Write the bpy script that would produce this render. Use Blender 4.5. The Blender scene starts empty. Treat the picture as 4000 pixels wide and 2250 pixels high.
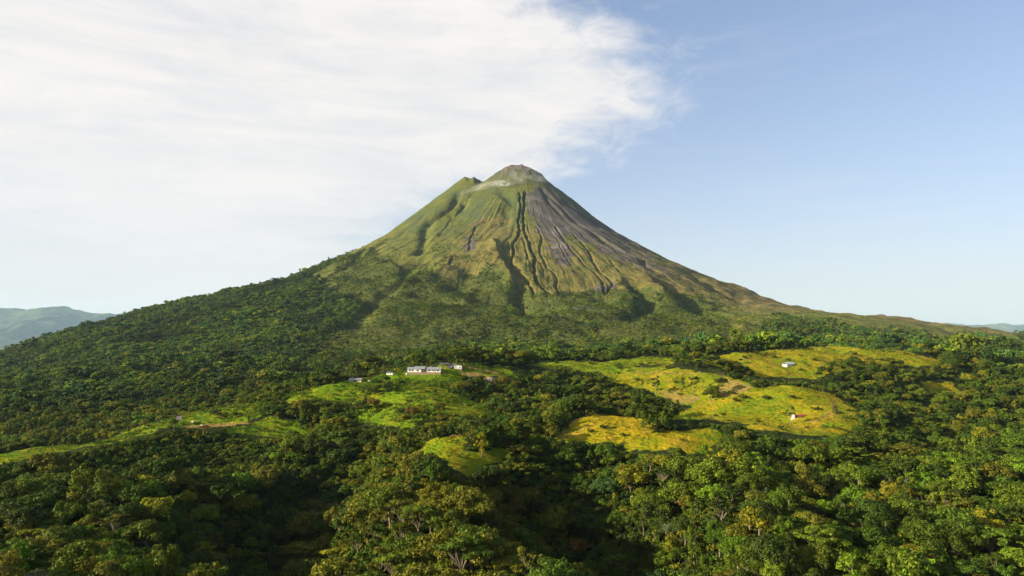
import bpy, math, random
import numpy as np
from mathutils import Vector

random.seed(11)
RNG = np.random.default_rng(11)
sc = bpy.context.scene
COL = sc.collection

# ------------------------------------------------------------------ camera
CZ = 150.0                    # the drone hovers here; all heights below are world metres
FP = 1717.6                   # focal length in units of a 2576 x 1449 survey grid
PX0, PY0 = 1288.0, 724.5
PITCH = math.atan(106.5 / FP)
cam_d = bpy.data.cameras.new('camera')
cam_d.sensor_width = 36.0
cam_d.lens = 36.0 * FP / 2576.0
cam_d.clip_start = 1.0
cam_d.clip_end = 120000.0
cam = bpy.data.objects.new('camera', cam_d)
cam.location = (0, 0, CZ)
cam.rotation_euler = (math.radians(90) + PITCH, 0, 0)
COL.objects.link(cam)
sc.camera = cam

# ------------------------------------------------------------------ sun and sky
S = Vector((-0.893, -0.275, 0.338)).normalized()      # towards the sun: low, from the west side
SUN_EL = math.asin(S.z)
SUN_AZ = math.atan2(S.x, S.y)
sun_d = bpy.data.lights.new('sun', 'SUN')
sun_d.energy = 5.0
sun_d.angle = math.radians(0.5)
sun_d.color = (1.0, 0.865, 0.61)
sun = bpy.data.objects.new('sun', sun_d)
sun.rotation_euler = (-S).to_track_quat('-Z', 'Y').to_euler()
sun.location = (-800, -300, 900)
COL.objects.link(sun)

vs = sc.view_settings
vs.view_transform = 'Standard'
vs.look = 'None'
vs.exposure = 1.4
vs.gamma = 1.0
vs.use_curve_mapping = False
sc.cycles.use_denoising = True
sc.cycles.max_bounces = 5
sc.cycles.diffuse_bounces = 2
sc.cycles.glossy_bounces = 1
sc.cycles.transmission_bounces = 3
sc.cycles.transparent_max_bounces = 8
sc.cycles.volume_bounces = 1


class NT:
    """short-hand for building node trees"""
    def __init__(self, tree):
        self.t = tree
        self.n = tree.nodes
        self.n.clear()

    def new(self, typ, **kw):
        nd = self.n.new(typ)
        for k, v in kw.items():
            setattr(nd, k, v)
        return nd

    def put(self, sock, v):
        if isinstance(v, bpy.types.NodeSocket):
            self.t.links.new(v, sock)
        elif isinstance(v, (tuple, list)):
            v = tuple(v)
            if sock.type == 'RGBA' and len(v) == 3:
                v = v + (1.0,)
            sock.default_value = v
        else:
            sock.default_value = v

    def math(self, op, a, b=0.0, c=None, clamp=False):
        nd = self.new('ShaderNodeMath', operation=op, use_clamp=clamp)
        self.put(nd.inputs[0], a)
        self.put(nd.inputs[1], b)
        if c is not None:
            self.put(nd.inputs[2], c)
        return nd.outputs[0]

    def rng(self, v, a, b, c=0.0, d=1.0, smooth=True):
        nd = self.new('ShaderNodeMapRange', interpolation_type='SMOOTHSTEP' if smooth else 'LINEAR')
        for i, q in enumerate((v, a, b, c, d)):
            self.put(nd.inputs[i], q)
        return nd.outputs[0]

    def mix(self, f, a, b, blend='MIX'):
        nd = self.new('ShaderNodeMix', data_type='RGBA', blend_type=blend)
        self.put(nd.inputs[0], f)
        self.put(nd.inputs[6], a)
        self.put(nd.inputs[7], b)
        return nd.outputs[2]

    def noise(self, vec, scale, detail=5.0, rough=0.55, dist=0.0, out=0):
        nd = self.new('ShaderNodeTexNoise')
        if vec is not None:
            self.put(nd.inputs['Vector'], vec)
        nd.inputs['Scale'].default_value = scale
        nd.inputs['Detail'].default_value = detail
        nd.inputs['Roughness'].default_value = rough
        nd.inputs['Distortion'].default_value = dist
        return nd.outputs[out]

    def mapping(self, vec, scale=(1, 1, 1), rot=(0, 0, 0), loc=(0, 0, 0)):
        nd = self.new('ShaderNodeMapping')
        self.put(nd.inputs['Vector'], vec)
        nd.inputs['Location'].default_value = loc
        nd.inputs['Rotation'].default_value = rot
        nd.inputs['Scale'].default_value = scale
        return nd.outputs[0]

    def ramp(self, fac, stops, interp='LINEAR'):
        nd = self.new('ShaderNodeValToRGB')
        nd.color_ramp.interpolation = interp
        el = nd.color_ramp.elements
        while len(el) < len(stops):
            el.new(0.5)
        for e, (p, c) in zip(el, stops):
            e.position = p
            e.color = (c, c, c, 1) if isinstance(c, (int, float)) else tuple(c) + (1,)
        self.put(nd.inputs[0], fac)
        return nd.outputs[0]

    def attr(self, name, typ='GEOMETRY', out='Fac'):
        nd = self.new('ShaderNodeAttribute', attribute_name=name, attribute_type=typ)
        return nd.outputs[out]


world = bpy.data.worlds.new('World')
sc.world = world
world.use_nodes = True
w = NT(world.node_tree)
sky = w.new('ShaderNodeTexSky', sky_type='NISHITA')
sky.sun_disc = False
sky.sun_elevation = SUN_EL
sky.sun_rotation = SUN_AZ
sky.altitude = 600.0
sky.air_density = 1.0
sky.dust_density = 1.2
sky.ozone_density = 1.6
dirv = w.new('ShaderNodeTexCoord').outputs['Generated']
sep = w.new('ShaderNodeSeparateXYZ')
w.put(sep.inputs[0], dirv)
az = w.math('ARCTAN2', sep.outputs[0], sep.outputs[1])
el = w.math('ARCSINE', sep.outputs[2])
# a bank of high cloud whose edge runs across the sky: its azimuth limit by elevation
edge = w.ramp(w.math('DIVIDE', el, 0.8, clamp=True), [
    (p / 0.8, (a + 0.8) / 1.2) for p, a in (
        (0.0, -0.28), (0.06, -0.24), (0.12, -0.17), (0.19, -0.08), (0.222, 0.02), (0.245, 0.10),
        (0.275, 0.18), (0.315, 0.235), (0.37, 0.21), (0.42, 0.14), (0.48, 0.09), (0.8, 0.03))], 'B_SPLINE')
edge = w.math('SUBTRACT', w.math('MULTIPLY', edge, 1.2), 0.8)
nv = w.mapping(dirv, scale=(3.0, 3.0, 9.0), rot=(0.0, 0.28, 0.0))
n1 = w.noise(nv, 1.3, 9.0, 0.60, 0.6)
n2 = w.noise(w.mapping(dirv, scale=(2.2, 2.2, 16.0), rot=(0.0, 0.22, 0.0), loc=(3.1, 1.7, 0.4)), 1.6, 9.0, 0.62, 0.9)
n3 = w.noise(w.mapping(dirv, scale=(7.0, 7.0, 13.0), rot=(0.0, -0.5, 0.0), loc=(1.3, 0.2, 2.0)), 2.4, 8.0, 0.65, 0.7)
sd = w.math('SUBTRACT', edge, az)
sd = w.math('ADD', sd, w.math('MULTIPLY', w.math('SUBTRACT', n1, 0.5), 0.34))
sd = w.math('ADD', sd, w.math('MULTIPLY', w.math('SUBTRACT', n3, 0.5), 0.29))
bank = w.rng(sd, -0.09, 0.13)
body = w.rng(w.math('ADD', w.math('MULTIPLY', n2, 0.65), w.math('MULTIPLY', n1, 0.35)), 0.30, 0.62, 0.72, 1.0)
low = w.rng(el, 0.02, 0.28, 0.72, 1.0)
cover = w.math('MULTIPLY', w.math('MULTIPLY', bank, body), low)
veil = w.math('MULTIPLY', w.rng(n2, 0.48, 0.75), 0.10)
cover = w.math('MAXIMUM', cover, veil)
gam = w.new('ShaderNodeGamma')
w.put(gam.inputs[0], sky.outputs[0])
gam.inputs[1].default_value = 0.7
SKY_GAIN = (1.30, 1.38, 1.58)
clear = w.mix(1.0, gam.outputs[0], SKY_GAIN, 'MULTIPLY')
hz_f = w.math('MULTIPLY', w.math('POWER', 2.718, w.math('MULTIPLY', w.math('ABSOLUTE', el), -6.5)), 0.85)
clear = w.mix(hz_f, clear, (4.15, 4.0, 3.7))
cloudcol = w.mix(n1, (4.85, 4.67, 4.50), (5.50, 5.31, 5.10))
skycol = w.mix(cover, clear, cloudcol)
bg = w.new('ShaderNodeBackground')
w.put(bg.inputs[0], skycol)
bg.inputs[1].default_value = 0.07
wo = w.new('ShaderNodeOutputWorld')
w.t.links.new(bg.outputs[0], wo.inputs[0])


# ------------------------------------------------------------------ survey helpers
def pix(px, py, d):
    """world point on the sight line through survey point (px, py), d metres ahead"""
    a = (px - PX0) / FP
    b = (PY0 - py) / FP
    c, s = math.cos(PITCH), math.sin(PITCH)
    k = d / (c - b * s)
    return (a * k, d, CZ + (s + b * c) * k)


def proj(x, y, z):
    c, s = math.cos(PITCH), math.sin(PITCH)
    zz = z - CZ
    dep = np.maximum(y * c + zz * s, 1e-3)
    up = -y * s + zz * c
    return PX0 + FP * x / dep, PY0 - FP * up / dep


def hash2(ix, iy, seed):
    n = (ix.astype(np.int64) * 374761393 + iy.astype(np.int64) * 668265263 + seed * 1274126177) & 0x7fffffff
    n = ((n ^ (n >> 13)) * 1274126177) & 0x7fffffff
    return ((n ^ (n >> 16)) & 0xffff) / 65535.0


def vnoise(x, y, seed=0):
    ix, iy = np.floor(x), np.floor(y)
    fx, fy = x - ix, y - iy
    fx = fx * fx * fx * (fx * (fx * 6 - 15) + 10)
    fy = fy * fy * fy * (fy * (fy * 6 - 15) + 10)
    a = hash2(ix, iy, seed)
    b = hash2(ix + 1, iy, seed)
    c = hash2(ix, iy + 1, seed)
    d = hash2(ix + 1, iy + 1, seed)
    return (a * (1 - fx) + b * fx) * (1 - fy) + (c * (1 - fx) + d * fx) * fy - 0.5


def fbm(x, y, oct=4, seed=0, gain=0.5):
    o, amp, f = 0.0, 1.0, 1.0
    for i in range(oct):
        o = o + amp * vnoise(x * f + 17.3 * i, y * f - 9.1 * i, seed + i * 7)
        amp *= gain
        f *= 2.03
    return o


def sstep(a, b, v):
    t = np.clip((v - a) / (b - a), 0, 1)
    return t * t * (3 - 2 * t)


def inpoly(poly, x, y):
    r = np.zeros(np.shape(x), bool)
    n = len(poly)
    for i in range(n):
        x1, y1 = poly[i]
        x2, y2 = poly[(i + 1) % n]
        if y1 == y2:
            continue
        c = ((y1 > y) != (y2 > y)) & (x < (x2 - x1) * (y - y1) / (y2 - y1) + x1)
        r ^= c
    return r


# ------------------------------------------------------------------ the volcano's shape
VD = 4000.0
VX = (1310 - PX0) / FP * VD
SIL_L = [(1310, 416), (1285, 417), (1265, 425), (1232, 447), (1200, 474), (1150, 509), (1100, 546), (1050, 580), (1000, 590), (950, 608), (900, 630),
         (850, 649), (760, 689), (700, 713), (600, 735), (500, 748), (400, 770), (330, 795), (300, 804), (200, 829), (100, 854), (0, 886),
         (-200, 946), (-500, 1016)]
SIL_R = [(1310, 416), (1340, 429), (1365, 442), (1385, 465), (1400, 477), (1450, 512), (1500, 556), (1560, 596), (1620, 630), (1700, 673),
         (1760, 696), (1810, 717), (1840, 728), (1870, 733), (1900, 749), (1950, 772), (2000, 788), (2100, 812), (2150, 815), (2215, 802),
         (2260, 795), (2320, 803), (2400, 817), (2470, 825), (2540, 838), (2576, 846), (2800, 874), (3100, 906)]


def sil_profile(sil):
    rs, zs = [], []
    for px, py in sil:
        p = pix(px, py, 1.0)
        hd = math.hypot(p[0], 1.0)
        tz = (p[2] - CZ) / hd
        th = abs(math.atan2(p[0], 1.0) - math.atan2(VX, VD))
        D = math.hypot(VX, VD)
        rs.append(D * math.sin(th))
        zs.append(CZ + tz * D * math.cos(th))
    return np.array(rs), np.array(zs)


RL, ZL = sil_profile(SIL_L)
RR, ZR = sil_profile(SIL_R)
RF = np.array([0, 60, 150, 250, 400, 600, 800, 1000, 1200, 1400, 1600, 1800, 2000, 2200, 2500, 3000, 5000], float)
_avg = 0.5 * (np.interp(RF, RL, ZL) + np.interp(RF, RR, ZR))
_front = {1200: 8, 1400: 2, 1600: -14, 1800: -26, 2000: -34, 2200: -42, 2500: -50, 3000: -60, 5000: -60}
ZF = np.array([z + _front.get(int(r), 0) for r, z in zip(RF, _avg)])
OLDX = (1182 - PX0) / FP * VD
OLDZ = pix(1172, 452, VD)[2]


def volc_base(x, y):
    dx, dy = x - VX, y - VD
    r = np.hypot(dx, dy) + 1e-6
    sp = dx / r
    zl, zr, zf = np.interp(r, RL, ZL), np.interp(r, RR, ZR), np.interp(r, RF, ZF)
    wl = np.where(sp < 0, sp * sp, 0)
    wr = np.where(sp > 0, sp * sp, 0)
    z = zl * wl + zr * wr + zf * (1 - wl - wr)
    # the older summit on the west shoulder
    ox, oy = x - OLDX, y - (VD - 10)
    r2 = np.hypot(ox, oy)
    zo = OLDZ - 0.79 * np.maximum(r2 - 58, 0)
    zo = np.where(r2 > 1100, -1e4, zo)
    zo = zo + 10 * np.exp(-((x - (1170 - PX0) / FP * VD) / 16) ** 2) * (r2 < 90) - 7
    zo = zo + 12 * np.exp(-((x - (1193 - PX0) / FP * VD) / 13) ** 2) * (r2 < 110)
    k = 30.0
    m = np.maximum(z, zo)
    return m + k * 0.25 * np.maximum(1 - np.abs(z - zo) / k, 0) ** 2


# ------------------------------------------------------------------ the near hills
CTRL = []


def cp(px, py, d, h=0.0):
    x, y, z = pix(px, py, d)
    CTRL.append((x, y, z - h))


def cz(px, d, rel):
    CTRL.append(((px - PX0) / FP * d, d, CZ + rel))


for a in [(-350, 1449, 300, 12), (0, 1449, 290, 12), (400, 1449, 262, 12), (640, 1449, 290, 58), (900, 1449, 250, 12), (1150, 1449, 246, 12),
          (1400, 1449, 258, 14), (1575, 1449, 290, 66), (1850, 1449, 268, 12), (2200, 1449, 262, 12), (2576, 1449, 268, 12), (2950, 1449, 280, 12),
          (-350, 1300, 380, 12), (0, 1300, 360, 12), (350, 1300, 342, 12), (700, 1300, 400, 60), (950, 1300, 330, 12), (1200, 1300, 322, 12),
          (1470, 1290, 372, 68), (1700, 1300, 335, 12), (2100, 1300, 330, 12), (2576, 1300, 338, 12), (2950, 1300, 340, 12),
          (-350, 1230, 440, 12), (0, 1210, 440, 12), (300, 1200, 430, 12), (600, 1200, 450, 12), (800, 1200, 480, 38), (1000, 1190, 412, 12),
          (1170, 1197, 408, 0), (1410, 1200, 425, 46), (1600, 1200, 402, 12), (1900, 1200, 400, 12), (2300, 1200, 412, 12), (2576, 1200, 430, 12),
          (2950, 1200, 430, 12),
          (-350, 1200, 450, 0), (0, 1149, 505, 0), (200, 1113, 550, 0), (420, 1073, 610, 0), (560, 1040, 670, 0), (660, 1021, 700, 0),
          (200, 1128, 524, 0), (300, 1107, 553, 0), (400, 1083, 591, 0), (100, 1150, 498, 0), (0, 1163, 486, 0), (300, 1094, 578, 0), (100, 1131, 528, 0),
          (500, 1110, 552, 17), (300, 1160, 480, 22), (100, 1200, 450, 22), (400, 1130, 520, 20), (700, 1090, 610, 7), (850, 1080, 570, 10), (700, 1140, 525, 12),
          (1150, 920, 775, 0), (1060, 927, 768, 0), (980, 939, 752, 0), (880, 958, 735, 0), (780, 985, 720, 0), (1080, 960, 700, 0),
          (1080, 1000, 640, 0), (1000, 1050, 590, 0), (1150, 1050, 585, 0), (900, 1030, 640, 5), (1280, 930, 810, 0), (1230, 957, 765, 0),
          (1250, 1000, 700, 10), (1200, 1050, 595, 8),
          (1050, 1120, 475, 0), (1120, 1098, 505, 0), (1180, 1145, 445, 0), (1280, 1135, 455, 0),
          (1300, 1070, 530, 12), (1350, 1000, 690, 12), (1450, 960, 770, 12), (1500, 1000, 700, 14),
          (1390, 1100, 500, 0), (1500, 1044, 580, 0), (1620, 1064, 560, 0), (1500, 1105, 490, 0),
          (1580, 1125, 470, 0), (1700, 1090, 520, 0), (1800, 1085, 530, 0), (1740, 1135, 455, 0),
          (1700, 1050, 585, 0), (1880, 985, 705, 0), (2010, 977, 722, 0), (2120, 1000, 690, 0), (2170, 1050, 600, 0), (2050, 1095, 540, 0),
          (1900, 1080, 545, 0), (2000, 1030, 620, 0),
          (2100, 960, 830, 14), (2250, 960, 860, 14), (1950, 950, 840, 12),
          (1650, 925, 840, 0), (1780, 945, 800, 0), (1880, 968, 765, 0), (1700, 975, 755, 0), (1720, 1010, 700, 0), (1560, 950, 800, 0),
          (1740, 908, 910, 0), (1900, 890, 1010, 0), (2130, 871, 1090, 0), (2300, 890, 1030, 0), (1983, 922, 905, 0), (2100, 930, 905, 3),
          (2350, 912, 970, 2),
          (1340, 920, 910, 0), (1450, 905, 970, 0), (1600, 904, 990, 0), (1650, 917, 910, 0),
          (2400, 900, 1150, 14), (2576, 880, 1400, 14), (2450, 960, 900, 14), (2576, 980, 850, 14), (2400, 1050, 680, 14), (2576, 1080, 640, 14),
          (2300, 1100, 560, 14), (2576, 1130, 540, 14), (2950, 980, 850, 14), (2950, 880, 1300, 14), (2950, 1090, 620, 14),
          (2100, 866, 1300, 14), (1800, 882, 1250, 12), (1500, 892, 1250, 12), (1300, 896, 1250, 14), (1100, 907, 1120, 10), (900, 932, 1060, 14),
          (100, 1080, 860, 14), (300, 1020, 960, 14), (500, 980, 1010, 14), (700, 950, 1010, 14), (0, 1000, 1060, 14), (0, 1050, 950, 14),
          (-350, 1060, 980, 14), (-350, 1150, 720, 20),
          (-350, 960, 1500, 14), (0, 950, 1450, 14), (0, 912, 1750, 14), (400, 915, 1450, 14), (400, 885, 1750, 14), (700, 905, 1350, 14),
          (900, 882, 1500, 14), (1300, 865, 1500, 14), (1700, 861, 1500, 14), (2100, 846, 1550, 14), (2400, 858, 1500, 14), (2700, 866, 1500, 14),
          (-350, 925, 1800, 14), (2950, 870, 1700, 14)]:
    cp(*a)
for px, d, rel in [(0, 640, -128), (300, 730, -120), (600, 850, -108), (-350, 560, -130), (1500, 640, -86), (850, 880, -80), (1700, 640, -82),
                   (1060, 880, -62), (2010, 780, -78), (2130, 1180, -44), (1500, 1080, -48)]:
    cz(px, d, rel)
for x in (-600, -300, -80, 80, 300, 600):
    CTRL.append((x, -150, CZ - 125))
    CTRL.append((x, 60, CZ - 118))
    CTRL.append((x * 0.8, 160, CZ - 112))
CTRL = np.array(CTRL)


def _k(r2):
    return np.sqrt(r2 + 35.0 ** 2)


_P = CTRL[:, :2]
_A = _k(((_P[:, None] - _P[None]) ** 2).sum(-1)) + np.eye(len(_P)) * -1.5
_n = len(_P)
_M = np.zeros((_n + 3, _n + 3))
_M[:_n, :_n] = _A
_M[:_n, _n] = _M[_n, :_n] = 1
_M[:_n, _n + 1] = _M[_n + 1, :_n] = _P[:, 0] / 1000
_M[:_n, _n + 2] = _M[_n + 2, :_n] = _P[:, 1] / 1000
_W = np.linalg.solve(_M, np.concatenate([CTRL[:, 2], np.zeros(3)]))


def hills_raw(x, y):
    sh = np.shape(x)
    xf, yf = np.ravel(x).astype(float), np.ravel(y).astype(float)
    out = np.empty(len(xf))
    for i in range(0, len(xf), 60000):
        a, b = xf[i:i + 60000], yf[i:i + 60000]
        r2 = (a[:, None] - _P[None, :, 0]) ** 2 + (b[:, None] - _P[None, :, 1]) ** 2
        out[i:i + 60000] = _k(r2) @ _W[:_n] + _W[_n] + _W[_n + 1] * a / 1000 + _W[_n + 2] * b / 1000
    return out.reshape(sh)


def base_height(x, y):
    """hills and cone before any gully is cut"""
    x, y = np.asarray(x, float), np.asarray(y, float)
    t = sstep(1450, 2050, y)
    z = volc_base(x, np.maximum(y, 900))
    near = t < 1
    if near.any():
        zz = np.array(z)
        hx, hy = x[near], y[near]
        zz[near] = z[near] * t[near] + hills_raw(hx, hy) * (1 - t[near])
        z = zz
    return z


def march(pts, hf, d0, d1, step=4.0):
    """first hit of the sight lines through survey points with a height field"""
    pts = np.asarray(pts, float)
    ds = np.arange(d0, d1, step)
    c, s = math.cos(PITCH), math.sin(PITCH)
    a = (pts[:, 0] - PX0) / FP
    b = (PY0 - pts[:, 1]) / FP
    sx = a / (c - b * s)
    sz = (s + b * c) / (c - b * s)
    X, Y = sx[:, None] * ds, np.broadcast_to(ds, (len(pts), len(ds)))
    Z = CZ + sz[:, None] * ds
    below = Z <= hf(X, Y)
    hit = np.where(below.any(1), below.argmax(1), len(ds) - 1)
    d = ds[hit]
    return np.stack([sx * d, d], 1)


# ------------------------------------------------------------------ ridges and gullies, surveyed on the cone
def zm(pts):
    """survey points taken from the enlarged sheet of the cone"""
    return [((1300 + X / 1.811) * 0.644, (600 + Y / 1.811) * 0.644) for X, Y in pts]


# (points, half width, depth)   depth > 0 cuts, < 0 raises
CUTS = [
    ([(890, 290), (860, 340), (800, 400), (740, 440), (690, 465), (660, 520), (655, 600), (640, 650), (615, 700)], 26, 26),
    ([(925, 320), (932, 365), (900, 410), (850, 430)], 22, 22),
    ([(880, 310), (830, 385), (760, 430), (700, 470)], 15, 14),
    ([(400, 600), (330, 640), (200, 730), (130, 785)], 20, 20),
    ([(480, 560), (400, 590), (330, 625), (240, 660), (150, 750), (105, 795)], 20, 20),
    ([(640, 440), (600, 480), (520, 530), (450, 590)], 22, 16),
    ([(980, 290), (900, 390), (830, 470), (780, 540), (720, 600), (660, 650)], 8, 7),
    ([(1320, 280), (1330, 380), (1310, 480), (1325, 540), (1300, 600), (1275, 640), (1280, 690), (1260, 770), (1280, 830), (1350, 900), (1400, 950), (1420, 985)], 9, 30),
    ([(1360, 270), (1350, 400), (1345, 470), (1360, 560), (1385, 620), (1410, 700), (1430, 740), (1420, 800), (1435, 890), (1460, 950), (1540, 985)], 10, 34),
    ([(1340, 590), (1360, 660), (1375, 720), (1400, 790), (1400, 850), (1425, 890)], 6, 9),
    ([(1245, 630), (1250, 700), (1256, 750), (1300, 850)], 6, 7),
    ([(1440, 520), (1480, 600), (1465, 660), (1470, 710), (1510, 800), (1550, 840), (1590, 890), (1575, 930), (1605, 985)], 7.5, 13),
    ([(1575, 520), (1620, 590), (1660, 650), (1720, 720), (1800, 800), (1870, 850), (1910, 900), (1925, 970)], 8, 15),
    ([(1700, 570), (1760, 630), (1810, 690), (1835, 750), (1880, 820), (1930, 860), (1975, 900), (1980, 935), (1925, 975)], 8.5, 16),
    ([(1600, 640), (1640, 720), (1700, 800)], 6, 6), ([(1960, 760), (2000, 800), (2060, 860)], 7, 7),
    ([(1830, 560), (1950, 640), (2060, 700), (2180, 740), (2210, 800), (2260, 830)], 14, 16),
    ([(1520, 290), (1600, 370), (1700, 470), (1800, 540), (1900, 600)], 12, 12),
    ([(1650, 350), (1780, 450), (1900, 520), (2050, 600), (2200, 690), (2400, 790)], 16, 14),
    ([(1480, 250), (1520, 330), (1600, 420)], 14, 14),
    ([(880, 715), (860, 735), (840, 790), (820, 840), (790, 862)], 8, 13),
    ([(780, 555), (740, 600), (690, 640)], 6, 7), ([(1010, 520), (975, 600), (965, 690)], 9, 8),
    ([(1200, 270), (1250, 310), (1290, 360)], 30, 22), ([(1230, 380), (1240, 440), (1220, 500)], 30, 20),
    # broad valleys and spurs of the apron
    ([(1195, 715), (1250, 810), (1300, 900), (1330, 990), (1345, 1050), (1390, 1120), (1440, 1165)], 27, 34),
    ([(1120, 660), (1150, 700), (1175, 745), (1205, 820), (1240, 890), (1280, 970)], 55, -46),
    ([(340, 1040), (270, 1120), (200, 1210), (140, 1250)], 42, 34),
    ([(800, 860), (640, 940), (450, 1040), (330, 1120), (200, 1250), (60, 1330)], 70, -34),
    ([(620, 760), (545, 800), (520, 850), (540, 885), (480, 940), (350, 1010), (250, 1080)], 36, 34),
    ([(760, 790), (680, 810), (620, 870), (540, 950)], 50, -26),
    ([(680, 785), (655, 830), (670, 870)], 26, 20),
    ([(720, 1045), (800, 1055), (890, 1065)], 34, 30), ([(640, 1010), (760, 1000), (880, 1010)], 60, -20),
    ([(2110, 940), (2190, 1000), (2250, 1050), (2180, 1110), (2090, 1170)], 40, 40),
    ([(2040, 900), (2080, 970), (2120, 1040), (2100, 1120)], 60, -24),
    ([(2300, 890), (2400, 980), (2536, 1060), (2620, 1120)], 44, 36),
    ([(2230, 900), (2320, 990), (2400, 1080)], 60, -22),
    ([(960, 860), (900, 940), (860, 1000)], 45, 22), ([(610, 960), (590, 985)], 26, 16),
    ([(1900, 1000), (1960, 1030), (1975, 1050)], 30, 18), ([(1620, 940), (1690, 950), (1640, 990)], 30, 16),
    ([(1330, 1040), (1420, 1060), (1560, 1080)], 44, 22),
    ([(2536, 850), (2700, 950), (2850, 1010)], 40, 26),
]


def seg_dist(x, y, a, b):
    ab = b - a
    t = np.clip(((x - a[0]) * ab[0] + (y - a[1]) * ab[1]) / (ab @ ab + 1e-9), 0, 1)
    return np.hypot(x - a[0] - t * ab[0], y - a[1] - t * ab[1])


CUTW = []
for pts, hw, dep in CUTS:
    g = march(zm(pts), base_height, 1250, 4300, 5.0)
    # refine bends so that gullies wander a little
    q = [g[0]]
    for i in range(len(g) - 1):
        L = np.hypot(*(g[i + 1] - g[i]))
        m = max(1, int(L / 26))
        nrm = np.array([-(g[i + 1] - g[i])[1], (g[i + 1] - g[i])[0]]) / (L + 1e-6)
        for k in range(1, m + 1):
            w_ = 0 if k == m else RNG.normal() * min(2.4, hw * 0.3)
            q.append(g[i] + (g[i + 1] - g[i]) * k / m + nrm * w_)
    CUTW.append((np.array(q), hw * (0.78 if hw < 11 else 1.0), dep * (0.85 if hw < 11 else 1.0)))


def detail(x, y, z):
    """gullies, ridges and roughness on top of the base shape"""
    dx, dy = x - VX, y - VD
    r = np.hypot(dx, dy)
    ph = np.arctan2(dx, -dy)
    up = sstep(2500, 1500, r)
    ww = ph + 0.022 * fbm(x / 160, y / 160, 2, 5)
    rib = fbm(ww * 16, r / 900, 3, 21, 0.6)
    rib2 = fbm(ww * 55, r / 420, 3, 22, 0.6)
    amp = sstep(60, 700, r) * sstep(2700, 1500, r)
    on = sstep(1500, 1900, y)
    inc = np.maximum(0, 1 - np.abs(fbm(ww * 20, r / 1300, 2, 23)) / 0.045) * (0.4 + 1.2 * np.abs(fbm(x / 350, y / 350, 2, 24)))
    inc2 = np.maximum(0, 1 - np.abs(fbm(ww * 52, r / 800, 2, 25)) / 0.10)
    out = on * (rib * 7 * amp + rib2 * 3 * amp - inc * 4.5 * amp - inc2 * 1.5 * amp * (0.4 + 0.6 * up))
    out = out + sstep(330, 60, r) * sstep(0, 40, r) * (np.abs(fbm(x / 45, y / 45, 4, 28)) * 19 - 4)
    out = out + on * fbm(x / 300, y / 300, 4, 31) * 36 * sstep(900, 1700, r)
    out = out + on * fbm(x / 55, y / 55, 3, 37) * (5 + 5 * sstep(700, 1600, r)) * sstep(40, 200, r)
    # lava field steps on the east foot
    east = sstep(700, 1300, dx) * sstep(2800, 3300, y)
    out = out + on * east * (np.abs(fbm(x / 120, y / 220, 4, 44)) * 26 - 5)
    near = 1 - on
    out = out + near * (fbm(x / 60, y / 60, 3, 51) * 5.0 + sstep(430, 520, y) * (fbm(x / 130, y / 130, 2, 57) * 15.0 + sstep(640, 480, x * 0 + np.abs(y - 760) * 1.6) * fbm(x / 46, y / 46, 2, 58) * 6.0)) + near * sstep(900, 1400, y) * fbm(x / 160, y / 160, 3, 53) * 10
    zz = z + out
    for q, hw, dep in CUTW:
        lo, hi = q.min(0) - 3.2 * hw, q.max(0) + 3.2 * hw
        m = (x > lo[0]) & (x < hi[0]) & (y > lo[1]) & (y < hi[1])
        if not m.any():
            continue
        xm, ym = x[m], y[m]
        d = np.full(len(xm), 1e9)
        for i in range(len(q) - 1):
            d = np.minimum(d, seg_dist(xm, ym, q[i], q[i + 1]))
        f = (np.exp(-(d / hw) ** 2) if hw > 11 else sstep(hw * 1.15, hw * 0.45, d)) if dep > 0 else np.exp(-d / hw) * 1.0
        zz[m] = zz[m] - dep * f
    return zz


def height(x, y):
    x, y = np.atleast_1d(np.asarray(x, float)), np.atleast_1d(np.asarray(y, float))
    return detail(x, y, base_height(x, y))


def link_mesh(name, verts, faces, mat, parent=None, smooth=False):
    me = bpy.data.meshes.new(name)
    me.from_pydata(verts, [], faces)
    if smooth:
        me.polygons.foreach_set('use_smooth', [True] * len(me.polygons))
    if mat is not None:
        me.materials.append(mat)
    o = bpy.data.objects.new(name, me)
    COL.objects.link(o)
    if parent is not None:
        o.parent = parent
    return o


def quick_mesh(name, V, F, mat, smooth=True):
    """numpy arrays -> mesh, all faces of one size"""
    me = bpy.data.meshes.new(name)
    nv, nf, k = len(V), len(F), F.shape[1]
    me.vertices.add(nv)
    me.vertices.foreach_set('co', np.ascontiguousarray(V, dtype=np.float32).ravel())
    me.loops.add(nf * k)
    me.loops.foreach_set('vertex_index', np.ascontiguousarray(F, dtype=np.int32).ravel())
    me.polygons.add(nf)
    me.polygons.foreach_set('loop_start', np.arange(0, nf * k, k, dtype=np.int32))
    if smooth:
        me.polygons.foreach_set('use_smooth', np.ones(nf, dtype=bool))
    me.update(calc_edges=True)
    if mat is not None:
        me.materials.append(mat)
    return me


def add_obj(name, me, parent=None, **props):
    o = bpy.data.objects.new(name, me)
    COL.objects.link(o)
    if parent is not None:
        o.parent = parent
    for k, v in props.items():
        o[k] = v
    return o


def grid_faces(nx, ny):
    i = np.arange(nx - 1)[None, :] + np.arange(ny - 1)[:, None] * nx
    return np.stack([i, i + 1, i + 1 + nx, i + nx], -1).reshape(-1, 4)


def fattr(me, name, v):
    a = me.attributes.new(name, 'FLOAT', 'POINT')
    a.data.foreach_set('value', np.ascontiguousarray(v, dtype=np.float32).ravel())


def steps(*segs):
    out = []
    for a, b, st in segs:
        out.append(np.arange(a, b, st))
    return np.concatenate(out + [np.array([segs[-1][1]])])


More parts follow.
